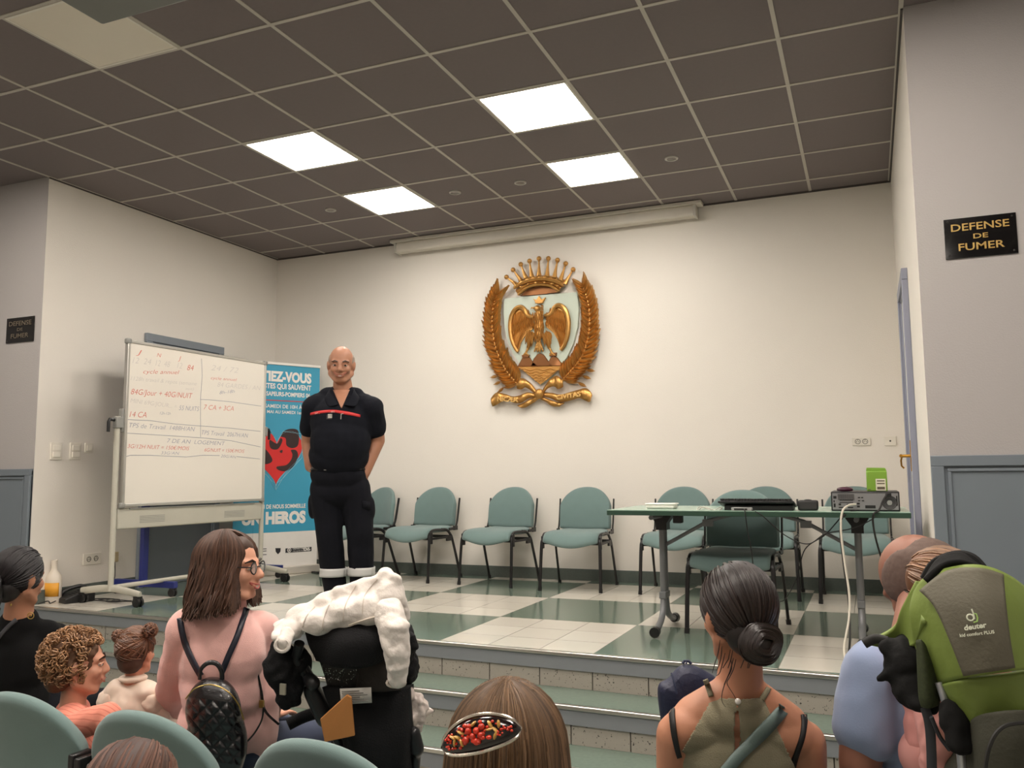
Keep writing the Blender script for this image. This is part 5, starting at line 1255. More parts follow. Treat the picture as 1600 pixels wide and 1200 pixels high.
# ------------------------------------------------------------------ woman in black at the left edge
d0 = 3.4
def k_(x, y, d=0): return at(x, y, d0+d)
fk = CF*.9+CR*.35; fk.z = 0; fk.normalize(); Rk = frame(fk); Rkh = frame(fk+V((0,0,-.1)))
b = Blob(); L, k = head(b, k_(31,904), .23, Rkh, jaw=.95); b.c(k_(32,930,.02), k_(28,972,.02), .05, .058)
def tork(b, g): b.c(k_(-28,1000,.02), k_(70,995,.08), .055+g, .055+g); b.e(k_(20,1035,.04), (.15+g, .10+g, .15+g), Rk); b.e(k_(20,1090,.04), (.145+g, .10+g, .15+g), Rk)
tork(b, 0)
sL, sR = k_(-42,1005,.0), k_(82,1000,.12); eL, eR = k_(-50,1090,.05), k_(88,1075,.16); wL, wR = k_(-10,1120,.3), k_(70,1110,.32)
b.chain([sL, eL, wL], [.05, .038, .027]); b.chain([sR, eR, wR], [.052, .038, .027]); hand(b, wL, fk, V((0,0,-1)), .9, .4, 1); hand(b, wR, fk, V((0,0,-1)), .9, .4, -1)
tr, sh = Blob(), Blob(); hp = k_(22,1140,.05); hp.z = FL+.53; lower_seated(b, tr, sh, hp-Rk.col[0]*.09, hp+Rk.col[0]*.09, fk)
kw = b.build('person', M_SKIN, vox=.0075); tag(kw, 'woman with dark tied-back hair in a black top at the left edge, seen from behind', 'person', 'people')
b = Blob(); tork(b, .016); b.c(k_(30,975,.03), k_(26,985,.03), .075, .09); b.chain([sL, eL, wL], [.070, .055, .042]); b.chain([sR, eR, wR], [.072, .056, .042])
M_BK = mat('black_knit', (14, 14, 15), .95, var=.1, bump=.15, bscale=200, spec=.2); bt = b.build('black_top', M_BK, kw, vox=.010, amp=.006, nscale=9)
tr.e(hp, (.18, .14, .11), Rk); tr.build('trousers', M_TROU, kw, vox=.012); sh.build('shoes', M_SHOE, kw, vox=.01)
M_JET = mat('jet_hair', (22, 18, 20), .45, island=.4, spec=.25); M_JETB = mat('jet_hair_base', (16, 13, 14), .5)
b = Blob(); b.e(L(0, -.014, .034), (.083*k, .103*k, .094*k), Rkh); b.e(L(0, -.055, -.035), (.060*k, .055*k, .06*k), Rkh); hair = b.build('hair', M_JETB, kw, vox=.007, smooth=3)
pulled(L, k, None, Rkh, hair, 420, (.01, -.11, -.02), M_JET, .0042, 5, hair)
b = Blob(); b.chain([L(.01, -.115, .01), L(.012, -.130, -.03), L(.02, -.115, -.075), L(.022, -.10, -.115)], [.022, .036, .026, .012]); b.build('braid', M_JETB, hair, vox=.005, smooth=2, amp=.008, nscale=45)
mb = MB(); 
for i in range(5): mb.tube(cat_([L(-.012+i*.008, -.128, .022-.003*i), L(-.006+i*.008, -.140, .012), L(-.002+i*.008, -.132, -.004)], 3), .0022, 5)
mb.build('hair_tie', mat('silver_hair_tie', (190, 190, 196), .3, .8), hair)
mb = MB(); c = k_(48,962,-.09); mb.tube([c+CR*(.012*math.cos(a*PI/8))+V((0,0,.012*math.sin(a*PI/8))) for a in range(16)], .002, 5, closed=True); mb.ell(k_(17,945,-.06), (.004,.004,.006)); mb.build('gold_jewellery', MATS['gold_zip'], kw)
q = on_surface(bt, 48, 962, .004)
if q: mb = MB(); mb.ell(q, (.006, .004, .005)); mb.build('gold_stud', MATS['gold_zip'], kw)
strap_on(bt, [(26,968),(14,978),(3,990),(-8,1003)], 6, 'thin_strap', mat('grey_strap', (56, 56, 60), .5), kw, off=.004, dflt=3.35)
# ------------------------------------------------------------------ toddlers
def toddler(C, H, fwd, label, shirt_m, hairfn, skin=M_SKINP, arm=None, body=None, tilt=0, legm='child_leggings', lc=(150, 140, 130)):
    f = V(body or fwd); f.z = 0; f.normalize(); R = frame(f); Rh = frame(V(fwd)+V((0,0,tilt)))
    b = Blob(); L, k = head(b, C, H, Rh, jaw=1.05, nose=.94); s = H/.19
    N = C+V((0,0,-.095*s))-f*.01; b.c(N+V((0,0,.02)), N-V((0,0,.04))*s, .034*s, .040*s)
    ch = N-V((0,0,.13))*s; hp = N-V((0,0,.28))*s; r = R.col[0]
    def tor(b, g): b.c(N-V((0,0,.055))*s-r*.06*s, N-V((0,0,.055))*s+r*.06*s, .040*s+g, .040*s+g); b.e(ch, (.092*s+g, .068*s+g, .11*s+g), R); b.e(hp+V((0,0,.06*s)), (.09*s+g, .072*s+g, .09*s+g), R)
    tor(b, 0); ar = []
    for q in (-1, 1):
        sh_ = N-V((0,0,.065))*s+r*q*.088*s; el = sh_+r*q*.03*s-V((0,0,.10))*s+f*.01; wr = el+f*.09*s-V((0,0,.04))*s
        if arm and q == arm[0]: el, wr = arm[1], arm[2]
        ar.append((sh_, el, wr)); b.chain([sh_, el, wr], [.032*s, .026*s, .020*s]); hand(b, wr, (wr-el), V((0,0,-1)), .52*s, .5, q)
        kn = hp+r*q*.06*s+f*.17*s; an = kn-V((0,0,.16))*s; b.chain([hp+r*q*.05*s, kn, an], [.055*s, .042*s, .028*s]); b.c(an, an+f*.07*s, .026*s, .022*s)
    o = b.build('child', skin, vox=.006, smooth=4); tag(o, label, 'child', 'children')
    b = Blob(); tor(b, .012)
    for sh_, el, wr in ar: b.chain([sh_, el, el+(wr-el)*.7], [.042*s, .036*s, .030*s])
    shirt = b.build('top', shirt_m, o, vox=.007, smooth=4, amp=.007, nscale=16)
    b = Blob(); b.e(hp+V((0,0,.02*s)), (.098*s, .085*s, .07*s), R)
    for q in (-1, 1): kn = hp+r*q*.06*s+f*.17*s; b.chain([hp+r*q*.05*s, kn, kn-V((0,0,.13))*s], [.066*s, .052*s, .038*s])
    b.build('trousers', mat(legm, lc, .9), o, vox=.009)
    face_parts(o, L, k, Rh, smile=.5, teeth=0, lip=mat('child_lips', (190, 116, 104), .5)); hairfn(o, L, k, Rh); return o, L, k, Rh, shirt, ar
M_CURL = mat('curly_brown_hair', (150, 112, 78), .5, island=.45); M_CURLB = mat('curly_hair_base', (92, 64, 44), .8)
def curls(o, L, k, R):
    b = Blob(); b.e(L(0, -.022, .036), (.086*k, .100*k, .092*k), R); b.e(L(0, -.06, -.03), (.07*k, .055*k, .06*k), R); h = b.build('curly_hair', M_CURLB, o, vox=.007, amp=.012, nscale=45)
    random.seed(9); mb = MB()
    for i in range(430):
        while True:
            n = V((random.gauss(0,1), random.gauss(0,1), random.gauss(0,1))).normalized()
            if n.z > -.75 and not (n.y > .45 and n.z < .45): break
        c = L(n.x*.088, -.022+n.y*.104, .034+n.z*.096 if n.z > 0 else .034+n.z*.11); N = R @ n; T = N.orthogonal().normalized(); T.rotate(Matrix.Rotation(random.uniform(0, 6.28), 3, N)); B = N.cross(T)
        rr = random.uniform(.008, .015)*k; a0 = random.uniform(0, 6.28); turns = random.uniform(1.1, 2.2); m = 14
        mb.tube([c+(T*math.cos(a0+turns*6.28*j/m)+N*math.sin(a0+turns*6.28*j/m))*rr*(1-.35*j/m)+B*(j/m-.5)*.022*k+N*.006 for j in range(m)], .0024*k, 4)
    mb.build('curls', M_CURL, h)
M_CORAL = mat('coral_striped_cotton', (226, 142, 122), .9, var=.05, scale=20)
def stripes(m):
    nt = m.node_tree; b = nt.nodes['Principled BSDF']; src = b.inputs['Base Color'].links[0].from_socket
    tc = nt.nodes.new('ShaderNodeTexCoord'); mp = nt.nodes.new('ShaderNodeMapping'); mp.inputs['Rotation'].default_value = (.9, 0, 0); wv = nt.nodes.new('ShaderNodeTexWave'); wv.bands_direction = 'Z'; wv.inputs['Scale'].default_value = 22; wv.inputs['Distortion'].default_value = .6
    nt.links.new(tc.outputs['Object'], mp.inputs[0]); nt.links.new(mp.outputs[0], wv.inputs[0]); lt = nt.nodes.new('ShaderNodeMath'); lt.operation = 'LESS_THAN'; lt.inputs[1].default_value = .12; nt.links.new(wv.outputs['Fac'], lt.inputs[0])
    mx = nt.nodes.new('ShaderNodeMix'); mx.data_type = 'RGBA'; mx.inputs[7].default_value = (*lin((206, 118, 100)), 1); nt.links.new(lt.outputs[0], mx.inputs[0]); nt.links.new(src, mx.inputs[6]); nt.links.new(mx.outputs[2], b.inputs['Base Color'])
stripes(M_CORAL)
armE, armW = at(168,1118,2.62), at(176,1168,2.56)
o, L, k, R, sh_, ar = toddler(at(122,1040,2.78), .205, CR*.93+CF*.45+V((0,0,-.05)), 'toddler with curly light brown hair in a coral striped top', M_CORAL, curls, arm=(1, armE, armW))
def buns(o, L, k, R):
    M = mat('chestnut_hair', (104, 70, 50), .45, island=.4); B_ = mat('chestnut_hair_base', (70, 46, 34), .6)
    b = Blob(); b.e(L(0, -.014, .034), (.083*k, .104*k, .095*k), R); b.e(L(0, -.05, -.035), (.062*k, .052*k, .055*k), R); h = b.build('hair', B_, o, vox=.006, amp=.002, nscale=60)
    pulled(L, k, None, R, h, 150, (-.075, -.02, .075), M, .0032, 3, h); pulled(L, k, None, R, h, 150, (.075, -.035, .085), M, .0032, 4, h, 'hair_strands')
    for c, r in (((-.085, -.02, .082), .030), ((.088, -.03, .115), .034)):
        C = L(*c); b = Blob(); b.e(C, (r*k, r*k, r*k*.95)); q = b.build('hair_bun', B_, h, vox=.005, amp=.008, nscale=70); random.seed(int(r*1000)); mb = MB()
        for i in range(40):
            ax = V((random.gauss(0,1), random.gauss(0,1), random.gauss(0,1))).normalized(); T = ax.orthogonal().normalized(); a0 = random.uniform(0, 6.28)
            mb.tube([C+(T*math.cos(a0+j*.35)+ax.cross(T)*math.sin(a0+j*.35))*r*k*(1.02+.05*math.sin(j)) for j in range(9)], .0020, 4)
        mb.build('bun_strands', M, q)
M_CREAM = mat('cream_satin', (226, 206, 188), .4, var=.05, sheen=.3)
o, L, k, R, sh_, ar = toddler(at(213,1020,3.1), .175, CF*.98+CR*.15+V((0,0,-.1)), 'toddler with two small hair buns in a cream satin top', M_CREAM, buns)
b = Blob(); c = L(0, -.02, -.115); b.e(c, (.052, .048, .016), R); b.build('collar', M_CREAM, o, vox=.005, smooth=2)
for q in (-1, 1):
    b = Blob(); s0 = ar[0 if q < 0 else 1]; b.e(s0[0]+V((0,0,-.02)), (.052, .05, .048)); b.build('puff_sleeve', M_CREAM, o, vox=.006, smooth=3, amp=.006, nscale=40)
# ------------------------------------------------------------------ top of a head at the bottom edge
d0 = 1.55; C = at(205, 1262, d0); fq = CF.copy(); fq.z = 0; fq.normalize(); Rq = frame(fq)
b = Blob(); L, k = head(b, C, .225, Rq); N = C-V((0,0,.11)); b.c(N+V((0,0,.02)), N-V((0,0,.06)), .05, .055); r = Rq.col[0]
b.c(N-V((0,0,.09))-r*.13, N-V((0,0,.09))+r*.13, .055, .055); b.e(N-V((0,0,.22)), (.15, .10, .17), Rq); b.e(N-V((0,0,.42)), (.15, .11, .14), Rq)
hq = V((N.x, N.y, FL+.53)); tr, sh = Blob(), Blob(); lower_seated(b, tr, sh, hq-r*.09, hq+r*.09, fq)
for q in (-1, 1): b.chain([N-V((0,0,.09))+r*q*.17, N-V((0,0,.36))+r*q*.19, N-V((0,0,.42))+r*q*.12+fq*.22], [.05, .038, .028]); hand(b, N-V((0,0,.42))+r*q*.12+fq*.22, fq, V((0,0,-1)), .9, .4, q)
hq_o = b.build('person', M_SKIN, vox=.009); tag(hq_o, 'person of whom only the brown crown of the head shows at the bottom edge, left', 'person', 'people')
b = Blob(); b.c(N-V((0,0,.09))-r*.13, N-V((0,0,.09))+r*.13, .068, .068); b.e(N-V((0,0,.22)), (.165, .115, .18), Rq); b.e(N-V((0,0,.42)), (.165, .125, .15), Rq)
for q in (-1, 1): b.chain([N-V((0,0,.09))+r*q*.17, N-V((0,0,.36))+r*q*.19, N-V((0,0,.42))+r*q*.12+fq*.16], [.065, .052, .042])
b.build('sweater', MATS['grey_knit'], hq_o, vox=.011); tr.e(hq, (.17, .14, .11), Rq); tr.build('trousers', MATS['blue_jeans'], hq_o, vox=.012); sh.build('shoes', M_SHOE, hq_o, vox=.01)
b = Blob(); b.e(L(0, -.014, .034), (.084*k, .104*k, .096*k), Rq); b.e(L(0, -.055, -.035), (.064*k, .055*k, .06*k), Rq); h = b.build('hair', mat('auburn_base', (62, 42, 36), .6), hq_o, vox=.008)
pulled(L, k, None, Rq, h, 260, (0, -.11, -.04), mat('auburn_hair', (96, 66, 54), .45, island=.4), .0032, 6, h)
# ------------------------------------------------------------------ stroller with the white jacket
M_SBK = mat('black_stroller_fabric', (19, 19, 21), .8, var=.15, bump=.3, bscale=200, spec=.25); M_STUB = mat('black_tube', (28, 28, 30), .35)
def s_(x, y, d=0): return at(x, y, 2.65+d)
st = thing('stroller', 'black stroller seen from behind with a white jacket thrown over it', 'stroller', (0,0,0)); fs = CF.copy(); fs.z = 0; fs.normalize(); Rst = frame(fs)
cloth([[s_(478,985,-.02), s_(520,972,-.08), s_(570,966,-.09), s_(618,968,-.05), s_(632,975,.02)], [s_(486,1012,-.06), s_(522,1008,-.14), s_(565,1005,-.15), s_(606,1003,-.12), s_(628,1000,-.02)],
            [s_(495,1032,-.06), s_(525,1040,-.13), s_(556,1044,-.14), s_(590,1035,-.11), s_(618,1026,-.02)]], 'canopy', M_SBK, st, thick=.012, amp=.006)
cloth([[s_(478,985,-.02), s_(520,972,-.08), s_(570,966,-.09), s_(618,968,-.05), s_(632,975,.02)], [s_(480,975,.16), s_(520,960,.15), s_(570,953,.15), s_(618,958,.16), s_(634,965,.2)], [s_(490,990,.38), s_(525,980,.40), s_(570,975,.40), s_(610,980,.40), s_(628,990,.38)]], 'canopy_roof', M_SBK, st, thick=.012)
def mesh_mat():
    m = mat('black_mesh', (40, 38, 36), .7); nt = m.node_tree; b = nt.nodes['Principled BSDF']; tc = nt.nodes.new('ShaderNodeTexCoord'); v = nt.nodes.new('ShaderNodeTexVoronoi'); v.inputs['Scale'].default_value = 260; nt.links.new(tc.outputs['Object'], v.inputs['Vector'])
    r = nt.nodes.new('ShaderNodeMath'); r.operation = 'GREATER_THAN'; r.inputs[1].default_value = .32; nt.links.new(v.outputs['Distance'], r.inputs[0]); nt.links.new(r.outputs[0], b.inputs['Alpha']); return m
M_MESH = mesh_mat()
cloth([[s_(500,1034,-.03), s_(540,1042,-.05), s_(588,1030,-.05)], [s_(506,1052,-.03), s_(545,1058,-.05), s_(592,1058,-.05)], [s_(512,1072,-.03), s_(550,1074,-.05), s_(600,1074,-.05)]], 'mesh_window', M_MESH, st, thick=.003)
cloth([[s_(556,1034,-.07), s_(580,1024,-.08), s_(600,1018,-.08), s_(616,1022,-.05)], [s_(560,1055,-.07), s_(580,1050,-.10), s_(600,1048,-.10), s_(622,1050,-.05)], [s_(556,1078,-.06), s_(580,1080,-.10), s_(605,1080,-.10), s_(628,1078,-.05)]], 'side_flap', mat('dark_brown_fabric', (40, 34, 30), .85, bump=.2), st, thick=.01)
back = cloth([[s_(508,1072,-.04), s_(540,1074,-.06), s_(580,1074,-.06), s_(622,1072,-.04), s_(642,1068,.04)], [s_(528,1120,-.05), s_(550,1124,-.09), s_(590,1124,-.09), s_(626,1120,-.06), s_(640,1112,.04)], [s_(545,1180,-.06), s_(565,1185,-.10), s_(600,1185,-.10), s_(632,1180,-.07), s_(644,1175,.04)], [s_(552,1280,-.02), s_(570,1285,-.06), s_(600,1285,-.06), s_(634,1280,-.02), s_(648,1275,.04)]], 'seat_back', M_SBK, st, thick=.03, amp=.008)
b = Blob(); b.e(s_(580,1180,.12), (.13, .16, .16), Rst); b.e(s_(580,1120,.16), (.12, .08, .14), Rst); b.e(s_(590,1255,.20), (.14, .22, .07), Rst); b.build('seat', M_SBK, st, vox=.012, amp=.01, nscale=8)
b = Blob(); b.e(s_(438,1040,-.02), (.050, .05, .085), Rst); b.e(s_(452,1070,-.02), (.045, .05, .075), Rst); b.e(s_(470,1040,.0), (.035, .04, .06), Rst); b.build('hanging_pouch', M_SBK, st, vox=.007, amp=.014, nscale=22)
mb = MB(); mb.box(tuple(s_(442,1077,-.085)-V((.010,.003,.016))), tuple(s_(442,1077,-.085)+V((.010,.003,.016)))); mb.build('pouch_tag', mat('grey_tag', (150, 146, 130), .6), st)
b = Blob(); b.e(s_(636,1010,.02), (.026, .06, .07), Rst); b.e(s_(640,1040,.04), (.028, .06, .055), Rst); b.c(s_(632,990,-.02), s_(645,1008,-.02), .018, .02); b.build('side_pocket', M_SBK, st, vox=.006, amp=.010, nscale=26)
mb = MB()
for pts, r in (([(470,1030),(492,1075),(515,1130),(545,1200),(560,1290)], .014), ([(636,1075),(640,1130),(646,1180),(652,1290)], .012)): mb.tube([s_(x, y, -.02) for x, y in cat_(pts, 4)], r, 10)
mb.tube([s_(468,1005,-.05), s_(462,1030,-.03), s_(485,1068,-.02)], .016, 10); mb.build('frame_tubes', M_STUB, st)
b = Blob(); b.c(s_(484,1062,-.04), s_(490,1068,-.06), .022, .022); b.c(s_(488,1080,-.02), s_(510,1120,-.02), .028, .034); b.build('joint_hub', M_STUB, st, vox=.006)
b = Blob(); b.c(s_(646,1146,-.03), s_(650,1170,-.03), .022, .026); b.c(s_(650,1170,-.02), s_(648,1215,-.02), .018, .014); b.build('wheel_lock', M_STUB, st, vox=.006)
mb = MB(); mb.tube(cat_([s_(450,1132,.1), s_(475,1120,.12), s_(500,1113,.12), s_(530,1112,.10)], 4), .02, 10); mb.build('bumper_bar', M_SBK, st)
for x, d in ((500, .1), (655, .1), (520, .55), (640, .55)):
    c = s_(x, 1200, d); c.z = FL+.09; t = thing('wheel', '', ''); 
    for key in ('label', 'category'): del t[key]
    t.parent = st; t.location = c
    mb = MB(); mb.tube([V((0, .078*math.cos(a*PI/14), .078*math.sin(a*PI/14))) for a in range(28)], .013, 8, closed=True); mb.build('tyre', M_BP, t)
    mb = MB(); mb.tube([V((-.012,0,0)), V((.012,0,0))], .02, 12)
    for a in range(5): mb.tube([V((0,0,0)), V((0, .07*math.cos(a*1.256), .07*math.sin(a*1.256)))], .006, 6)
    mb.build('hub', MATS['adapter_grey'], t); mb = MB(); u_ = s_(565 if x < 560 else 628, 1235, .1 if d < .3 else .4); mb.tube([c, u_], .011, 8); mb.build('fork', M_STUB, st)
mb = MB(); lab = [s_(531,1076,-.12), s_(580,1074,-.12), s_(581,1098,-.125), s_(533,1101,-.125)]; mb.add(lab, [(3,2,1,0)]); lb = mb.build('care_label', mat('label_paper', (196, 192, 184), .6), st, solid=.002)
mb = MB()
for i in range(6):
    a = lab[0]+(lab[3]-lab[0])*(.16+.13*i)+(lab[1]-lab[0])*.06; c = lab[0]+(lab[3]-lab[0])*(.16+.13*i)+(lab[1]-lab[0])*(.62+.25*((i*7) % 3)/2); mb.tube([a-CF*.003, c-CF*.003], .0011, 4)
mb.build('label_lines', mat('label_ink', (120, 116, 112), .7), lb)
# jacket
M_JK = mat('white_quilted_nylon', (220, 212, 204), .5, var=.05, scale=14, bump=.5, bscale=34, sheen=.2)
def j_(x, y, d=0): return at(x, y, 2.58+d)
b = Blob()
for x, y, rx, ry, d in ((452,985,26,17,.0),(480,965,34,22,.03),(515,950,36,26,.04),(550,938,34,28,.04),(585,930,34,30,.03),(608,935,24,32,.0),(500,972,34,20,-.02),(540,958,36,24,-.02),(578,952,32,26,-.02),(438,992,14,11,-.03)):
    b.e(j_(x, y, d), (rx*.00194, .045, ry*.00194), Rst)
b.c(j_(560,915,.03), j_(615,898,.0), .018, .012); b.c(j_(530,925,.03), j_(575,908,.03), .022, .018); b.c(j_(620,905,.0), j_(634,965,.0), .016, .020); b.c(j_(605,900,.02), j_(622,960,.03), .03, .03)
b.e(j_(470,975,.10), (.09, .10, .02), Rst); b.e(j_(560,950,.14), (.12, .14, .03), Rst)
jk = b.build('jacket', M_JK, vox=.0055, smooth=22, amp=.007, nscale=17, stretch=(1, 1, 1.6), ridged=0); tag(jk, 'white quilted jacket draped over the top of the black stroller', 'jacket')
b = Blob(); b.chain([j_(608,958,-.04), j_(616,985,-.08), j_(620,1010,-.09), j_(622,1035,-.09), j_(621,1058,-.09)], [.048, .044, .042, .036, .030]); 
for y in (978, 1000, 1022, 1042): b.e(j_(619,y,-.09), (.043-(y-978)*.00018, .038, .022), Rst)
b.build('sleeve', M_JK, jk, vox=.005, smooth=6, amp=.006, nscale=24)
mb = MB(); mb.tube([j_(619,1067,-.09)+V((.026*math.cos(a*PI/8)*CR.x, .026*math.cos(a*PI/8)*CR.y, .010*math.sin(a*PI/8))) for a in range(16)], .006, 6, closed=True); mb.build('cuff', mat('cuff_beige', (196, 184, 172), .7), jk)  # cuff and seam colour, beige and darker than the nylon
b = Blob(); b.c(j_(448,992,-.05), j_(443,1003,-.08), .024, .022); b.build('sleeve', M_JK, jk, vox=.005, amp=.005, nscale=40)
mb = MB(); c = j_(441,1008,-.09); mb.tube([c+CR*(.020*math.cos(a*PI/8))+V((0,0,.018*math.sin(a*PI/8))) for a in range(16)], .006, 6, closed=True); mb.build('cuff', M_JK, jk)
mb = MB()
for p in ([(470,990),(478,965),(492,948)],[(503,985),(508,960),(520,935)],[(536,972),(540,945),(556,915)],[(566,960),(570,930),(590,905)]):
    L_ = [on_surface(jk, x, y, .0015) for x, y in cat_(p, 4)]; L_ = [q for q in L_ if q]
    if len(L_) > 2: mb.tube(L_, .0016, 4)
p = [on_surface(jk, x, y, .003) for x, y in cat_([(480,1002),(510,995),(545,978),(580,966),(602,962)], 4)]; p = [q for q in p if q]
if len(p) > 2: mb.tube(p, .004, 5)
mb.build('seam_stitching', MATS['cuff_beige'], jk)
# plastic bag hanging at the stroller's right, orange folder behind the chair
M_PB = mat('translucent_plastic', (228, 214, 206), .35, alpha=.8, bump=.4, bscale=60)
b = Blob(); b.e(s_(648,1118,.02), (.038, .035, .050), Rst); b.e(s_(654,1100,.02), (.030, .03, .03), Rst); b.c(s_(664,1118,.02), s_(673,1112,.02), .012, .006); b.c(s_(642,1088,.0), s_(636,1078,.0), .016, .010); b.e(s_(644,1130,.02), (.03, .035, .035), Rst)
pb = b.build('plastic_bag', M_PB, vox=.005, amp=.016, nscale=28, smooth=2); tag(pb, 'white plastic bag hanging at the right side of the stroller', 'bag')
mb = MB(); vs = [s_(500,1124,-.16), s_(542,1086,-.15), s_(549,1090,-.15), s_(554,1150,-.15), s_(507,1160,-.16)]
mb.add(vs+[v+CF*.010 for v in vs], [(0,1,2,3,4), (9,8,7,6,5)]+[(i, i+5, (i+1) % 5+5, (i+1) % 5) for i in range(5)]); fo_ = mb.build('folder', mat('orange_card', (176, 118, 62), .7, var=.05), None, smooth=False, bevel=.002); tag(fo_, 'orange-brown card folder sticking up between stroller and teal chair', 'folder')
# navy bag beside the woman in olive
b = Blob(); nb = lambda x, y, d=0: at(x, y, 2.32+d)
vs = [nb(1022,1066), nb(1030,1128), nb(1045,1200), nb(1140,1200), nb(1130,1060), nb(1112,1052), nb(1095,1042), nb(1080,1036), nb(1066,1036), nb(1055,1044), nb(1047,1056), nb(1037,1065)]
mb = MB(); n = len(vs); cen = sum(vs, V())/n; mid = [v+(cen-v)*.12-CF*.035 for v in vs]
mb.add(vs+mid+[v+CF*.06 for v in mid]+[cen-CF*.05], [(i, (i+1) % n, (i+1) % n+n, i+n) for i in range(n)]+[(i+n, (i+1) % n+n, 3*n) for i in range(n)]+[((i+1) % n, i, i+2*n, (i+1) % n+2*n) for i in range(n)]+[tuple(range(3*n-1, 2*n-1, -1))])
nv = mb.build('shoulder_bag', mat('navy_nylon', (28, 32, 58), .55, var=.2, scale=30, bump=.35, bscale=50), None, angle=50, sub=2); tag(nv, 'navy blue fabric bag standing left of the woman in olive', 'bag')
mb = MB(); mb.tube(cat_([nb(1049,1052,-.03), nb(1053,1066,-.05), nb(1058,1084,-.06)], 4), .004, 6, flat=.5); mb.build('side_strap', mat('navy_strap', (44, 50, 76), .6), nv)
mb = MB(); mb.tube([nb(1067,1037,0), nb(1069,1033,0), nb(1076,1033,0), nb(1080,1037,0)], .004, 6); mb.ell(nb(1072,1036,-.02), (.003,.003,.003)); mb.build('top_loop', MATS['navy_strap'], nv)
# ------------------------------------------------------------------ man in the light blue shirt bending under the child carrier
d0 = 2.0
def c_(x, y, d=0): return at(x, y, d0+d)
fc = CF*.85-CR*.45; fc.z = 0; fc.normalize(); Rc = frame(fc); Rch = frame(fc+V((0,0,-.95)))
b = Blob(); L, k = head(b, c_(1437,912,.10), .235, Rch, ears=0); b.c(c_(1445,945,.05), c_(1440,1010,-.05), .062, .07)
def torc(b, g): b.c(c_(1395,1050,-.03), c_(1500,1040,-.03), .070+g, .075+g); b.e(c_(1445,1100,-.04), (.120+g, .11+g, .16+g), Rc); b.e(c_(1455,1190,-.04), (.115+g, .11+g, .17+g), Rc); b.e(c_(1450,1290,-.05), (.16+g, .12+g, .14+g), Rc)
torc(b, 0)
sL, sR = c_(1363,1052,-.05), c_(1540,1045,.0); eL, eR = c_(1344,1190,-.08), c_(1560,1200,.05); wL, wR = c_(1345,1330,.02), c_(1540,1320,.2)
b.chain([sL, eL, wL], [.062, .047, .032]); b.chain([sR, eR, wR], [.062, .047, .032]); hand(b, wL, V((0,0,-1))+fc*.4, CR, 1, .4, 1); hand(b, wR, fc, V((0,0,-1)), 1, .4, -1)
tr, sh = Blob(), Blob(); hp = c_(1455,1340,-.02); hp.z = FL+.53; lower_seated(b, tr, sh, hp-Rc.col[0]*.1, hp+Rc.col[0]*.1, fc)
cm = b.build('person', M_SKINR, vox=.0075, smooth=5); tag(cm, 'balding man in a light blue shirt leaning forward beside the green child carrier', 'person', 'people')
b = Blob(); torc(b, .014); b.chain([sL, sL+(eL-sL)*.68], [.074, .066]); b.chain([sR, sR+(eR-sR)*.72], [.080, .072])
sh_c = b.build('t_shirt', mat('light_blue_cotton', (134, 148, 178), .9, var=.05, bump=.06, bscale=250, sheen=.2), cm, vox=.009, amp=.010, nscale=9)
tr.e(hp, (.19, .15, .12), Rc); tr.build('trousers', MATS['blue_jeans'], cm, vox=.012); sh.build('shoes', M_SHOE, cm, vox=.01)
b = Blob(); b.e(L(0, -.062, .0), (.078*k, .062*k, .080*k), Rch)
for s in (-1, 1): b.e(L(s*.058, -.02, .012), (.026*k, .075*k, .062*k), Rch)
b.build('cropped_hair', mat('short_brown_hair', (92, 74, 66), .8, var=.25, scale=140), cm, vox=.006, smooth=3, amp=.0015, nscale=120)
# child in the carrier, then the carrier
def ponytail(o, L, k, R):
    M = mat('ginger_hair', (124, 88, 58), .45, island=.4); B_ = mat('ginger_hair_base', (104, 66, 40), .6)
    b = Blob(); b.e(L(0, -.014, .034), (.084*k, .104*k, .096*k), R); b.e(L(0, -.05, -.035), (.064*k, .055*k, .06*k), R); h = b.build('hair', B_, o, vox=.006)
    pulled(L, k, None, R, h, 300, (.0, -.11, -.03), M, .0034, 8, h)
o, L, k, R, sh_, ar = toddler(at(1472,926,1.85), .175, CF*.70-CR*.70+V((0,0,-.2)), 'child with ginger brown hair sitting in the green child carrier', mat('rose_cotton', (206, 140, 134), .9), ponytail, tilt=-.2, legm='pink_leggings', lc=(206, 146, 140), arm=(-1, at(1500,1040,1.80), at(1530,1080,1.80)), body=CF*.9+CR*.6)
b = Blob(); b.chain([at(1452,1100,1.80), at(1462,1150,1.76), at(1468,1200,1.75)], [.034, .036, .034]); b.build('trouser_leg', MATS['pink_leggings'], o, vox=.006, amp=.008, nscale=30)
cc = thing('child_carrier', 'green and olive framed child carrier backpack with pale logo at the right edge', 'child carrier', (0,0,0))
def z_(x, y, d=0): return at(x, y, 1.65+d)
M_GRN = mat('lime_green_nylon', (112, 130, 58), .6, var=.05, scale=12, bump=.25, bscale=24); M_OL2 = mat('olive_nylon', (90, 86, 72), .7, var=.05, bump=.15, bscale=150); M_OL3 = mat('dark_olive_nylon', (58, 58, 46), .8, var=.08, bump=.15, bscale=150)
